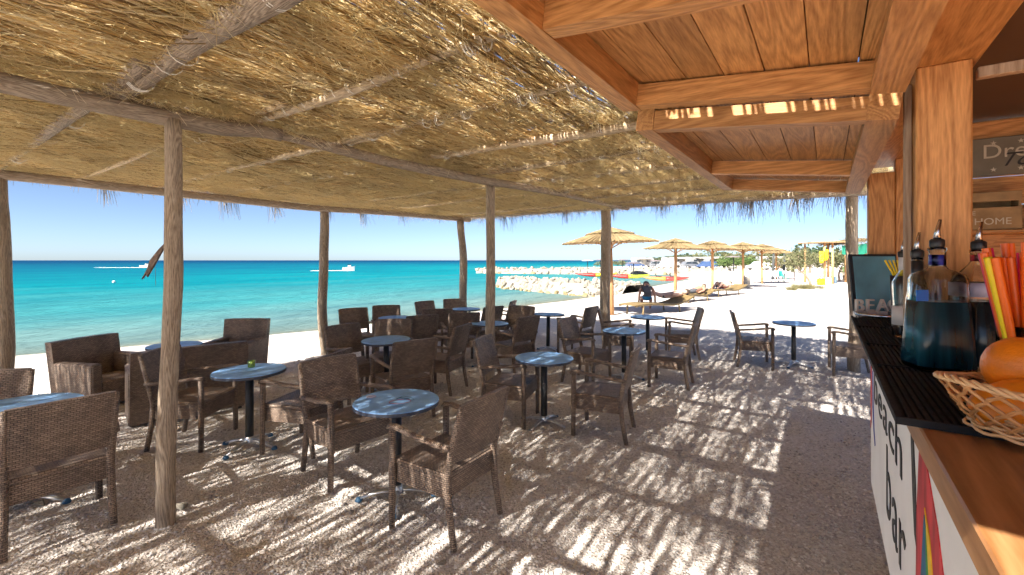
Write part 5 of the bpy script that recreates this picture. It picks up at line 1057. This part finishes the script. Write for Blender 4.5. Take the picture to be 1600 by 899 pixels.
# ------------------------------------------------------------------ camp: caravans, cars, bare parasol frames
def caravan(label, px, d, rz, L, h=2.5):
    p = atD(px, d); e = empty('caravan', (p.x, p.y, zgf(p.x, p.y)), rz, label, 'caravan', 'white caravans at the camp')
    m = MB(); m.poly([(-L/2, -1.05, .45), (L/2, -1.05, .45), (L/2, -1.05, h*.75), (L/2-.35, -1.05, h), (-L/2+.15, -1.05, h), (-L/2, -1.05, h*.85)], (0, 2.1, 0)); m.build('body', 'caravan_white', e)
    for x in (-L*.28, L*.2):
        m = MB(); m.bbox((x-.55, -1.075, 1.35), (x+.55, -1.052, 1.95), 0); w_ = m.build('window', 'caravan_white', e); m = MB(); m.bbox((x-.48, -1.085, 1.42), (x+.48, -1.077, 1.88), 0); m.build('pane', 'window_glass', w_)
    m = MB(); m.bbox((-.35, -1.07, .55), (.3, -1.052, 2.2), 0); m.build('door', 'awning_cloth', e)
    for x in (-L*.22, L*.22): m = MB(); m.tube([(x, -1.07, .33), (x, -.85, .33)], .33, 14); m.build('wheel', 'tyre', e)
    m = MB(); m.box((0, -1.9, 2.25), (L*.6, 1.8, .04), Matrix.Rotation(R(8), 3, 'X')); m.build('awning', 'awning_cloth', e)
for i, a in enumerate(((1004, 118, R(10), 5.5, 'white caravan at the left end of the camp'), (1067, 108, R(-5), 6, 'white caravan behind the second parasol pole'), (1092, 104, R(12), 5.5, 'white caravan between the second and third parasols'), (1120, 101, R(0), 5.5, 'white caravan next to the hedge'), (1208, 92, R(-8), 6, 'white caravan behind the sixth parasol'), (1050, 116, R(20), 5, 'smaller white caravan set back behind the second parasol'))):
    caravan(a[4], a[0], a[1], a[2], a[3])
def car(label, px, d, rz, mat, van=False):
    p = atD(px, d); e = empty('parked_car', (p.x, p.y, zgf(p.x, p.y)), rz, label, 'car', 'cars parked at the camp'); h = 2.0 if van else 1.48
    side = [(-2.1, .35), (2.1, .35), (2.15, .75), (1.3, .92), (.75, h), (-1.5, h), (-2.0, .95), (-2.15, .8)]
    m = MB(); m.poly([(x, -.85, z) for x, z in side], (0, 1.7, 0)); m.build('body', mat, e)
    m = MB(); m.poly([(x, -.862, z) for x, z in ((1.1, .98), (.66, h-.09), (-.3, h-.09), (-.3, .98))], (0, .008, 0)); m.build('window', 'window_glass', e)
    m = MB(); m.poly([(x, -.862, z) for x, z in ((-.4, .98), (-.4, h-.09), (-1.4, h-.09), (-1.8, .98))], (0, .008, 0)); m.build('window', 'window_glass', e)
    for x in (-1.3, 1.3): m = MB(); m.tube([(x, -.87, .33), (x, -.65, .33)], .33, 14); w_ = m.build('wheel', 'tyre', e); m = MB(); m.tube([(x, -.885, .33), (x, -.872, .33)], .2, 12); m.build('rim', 'alu', w_)
for a in ((992, 112, R(5), 'car_blue', 'dark blue car at the left end of the camp'), (1028, 110, R(-8), 'car_grey', 'grey car left of the second parasol'), (1080, 100, R(10), 'car_grey', 'grey car in front of the middle caravan'), (1040, 104, R(170), 'car_white', 'white car near the bare parasol frames'), (1104, 97, R(175), 'car_blue', 'dark car right of the third parasol pole'), (1197, 84, R(8), 'car_red', 'red car behind the fifth parasol'), (1186, 80, R(160), 'car_white', 'white car left of the red car')):
    car(a[4], a[0], a[1], a[2], a[3], 'white car near' in a[4])
def frame_parasol(label, px, d, solid=False):
    p = atD(px, d); e = empty('parasol_frame', (p.x, p.y, zgf(p.x, p.y)), 0, label, 'parasol', 'bare parasol frames before the camp')
    m = MB(); m.tube([(0, 0, -.1), (0, 0, 2.3)], .08, 8); m.build('pole', 'pole_dark', e)
    m = MB(); m.lathe([(0.05, 2.45), (1.4, 2.28), (1.4, 2.22), (0.05, 2.30)], 16); m.build('roof', 'white_paint' if solid else 'mattress_dark', e)
for a in ((918, 108, 'pale-topped parasol at the far jetty end', True), (938, 112, 'thin dark parasol right of the pale-topped one'), (973, 92, 'dark flat parasol left of the white caravan'), (990, 74, 'dark flat parasol nearest the inlet'), (1025, 78, 'dark flat parasol in front of the grey car'), (1146, 72, 'thin dark parasol in front of the hedge')): frame_parasol(a[2], a[0], a[1], len(a) > 3)
ho = MB(); ho.add([(-30, 0, 0), (-10, 0, 3), (10, 0, 7.5), (25, 0, 8.0), (50, 0, 5), (80, 0, 7), (140, 0, 9), (220, 0, 9), (320, 0, 7), (400, 0, 0)] + [(x, 60, z) for x, z in ((-30, -3), (-10, 1), (10, 5), (25, 5), (50, 3), (80, 5), (140, 6), (220, 6), (320, 5), (400, -3))], [(i, i+1, i+11, i+10) for i in range(9)] + [tuple(range(9, -1, -1))])
hl = ho.build('low_hill', 'hill', None, atD(1040, 420, -1.0)); tag(hl, 'low scrub-covered rise behind the camp', kind='structure')

# ------------------------------------------------------------------ boats and buoy
def boat(label, px, py, rz, L, wake):
    p = at(px, py, SEA); e = empty('motorboat', p, rz, label, 'boat', 'motorboats out at sea'); m = MB(); n = 9; vs = []; fs = []
    for i in range(n):
        t = i/(n-1); x = (t-.5)*L; b = L*.17*(1-max(0, (t-.45)/.55)**2.2)+.02; vs += [(x, -b, .75+.35*t*t), (x, -b*.75, -.15), (x, b*.75, -.15), (x, b, .75+.35*t*t)]
    for i in range(n-1): a = 4*i; fs += [(a, a+1, a+5, a+4), (a+1, a+2, a+6, a+5), (a+2, a+3, a+7, a+6), (a+3, a, a+4, a+7)]
    fs += [(3, 2, 1, 0), (4*n-4, 4*n-3, 4*n-2, 4*n-1)]; m.add(vs, fs); m.build('hull', 'boat_white', e)
    m = MB(); m.box((.05*L, 0, 1.2), (.26*L, L*.2, .45), None, .75); c = m.build('cabin', 'boat_white', e); m = MB(); m.box((.05*L, 0, 1.36), (.25*L, L*.205, .2), None, .9); m.build('window', 'window_glass', c)
    n = 90; A = []; B = []
    q = rng.random(n)**1.3*wake; sp = rng.normal(0, 1, n)*(.25+q*.035); A = np.stack([-L*.45-q, sp, np.full(n, .02)], 1); B = A+np.stack([-rng.uniform(.4, 1.4, n), rng.normal(0, .2, n), rng.uniform(.0, .12, n)], 1)
    o = prisms('wake', A, B, .04, .015, 'pebble', None, np.ones(n), 4); o.data.materials.clear(); o.data.materials.append(M['foam']); o.location = p; o.rotation_euler = (0, 0, rz); tag(o, 'white foaming wake behind the %s' % label.split(' on ')[0], 'wake', kind='stuff')
boat('white motorboat heading right on the open sea', 545, 423.5, R(8), 2.6, 6); boat('small far motorboat left of the front post', 229, 418.6, R(5), 3.6, 12)
m = MB(); m.lathe([(.03, -.1), (.14, 0), (.15, .1), (.09, .21), (.01, .25)], 14); tag(m.build('buoy', 'boat_white', None, at(178, 442, SEA)), 'small white buoy floating on the turquoise water at left', 'buoy')
m = MB(); m.box((0, 0, 0.03), (0.11, 0.07, 0.05), Matrix.Rotation(0.3, 3, 'X')); q = at(283, 793, 0)
def stone(label, px, py, s):
    q = at(px, py, 0); o = obj('stone', RKd[int(px) % 7], None, (q.x, q.y, s*0.25)); o.scale = (s, s*.8, s*.6); tag(o, label, 'stone', 'larger stones on the sand')
stone('pale stone at the foot of the front log post', 283, 793, .045); stone('flat stone on the sand behind the left foreground chair', 62, 790, .05); stone('small stone in the foreground sand', 690, 882, .03)

# ------------------------------------------------------------------ turn the finished place so that the bar and the reeds run along X
RZ = Matrix.Rotation(TURN, 4, 'Z')
for o in S.objects:
    if o.parent is None and o.type not in ('CAMERA', 'LIGHT'): o.matrix_basis = RZ @ o.matrix_basis
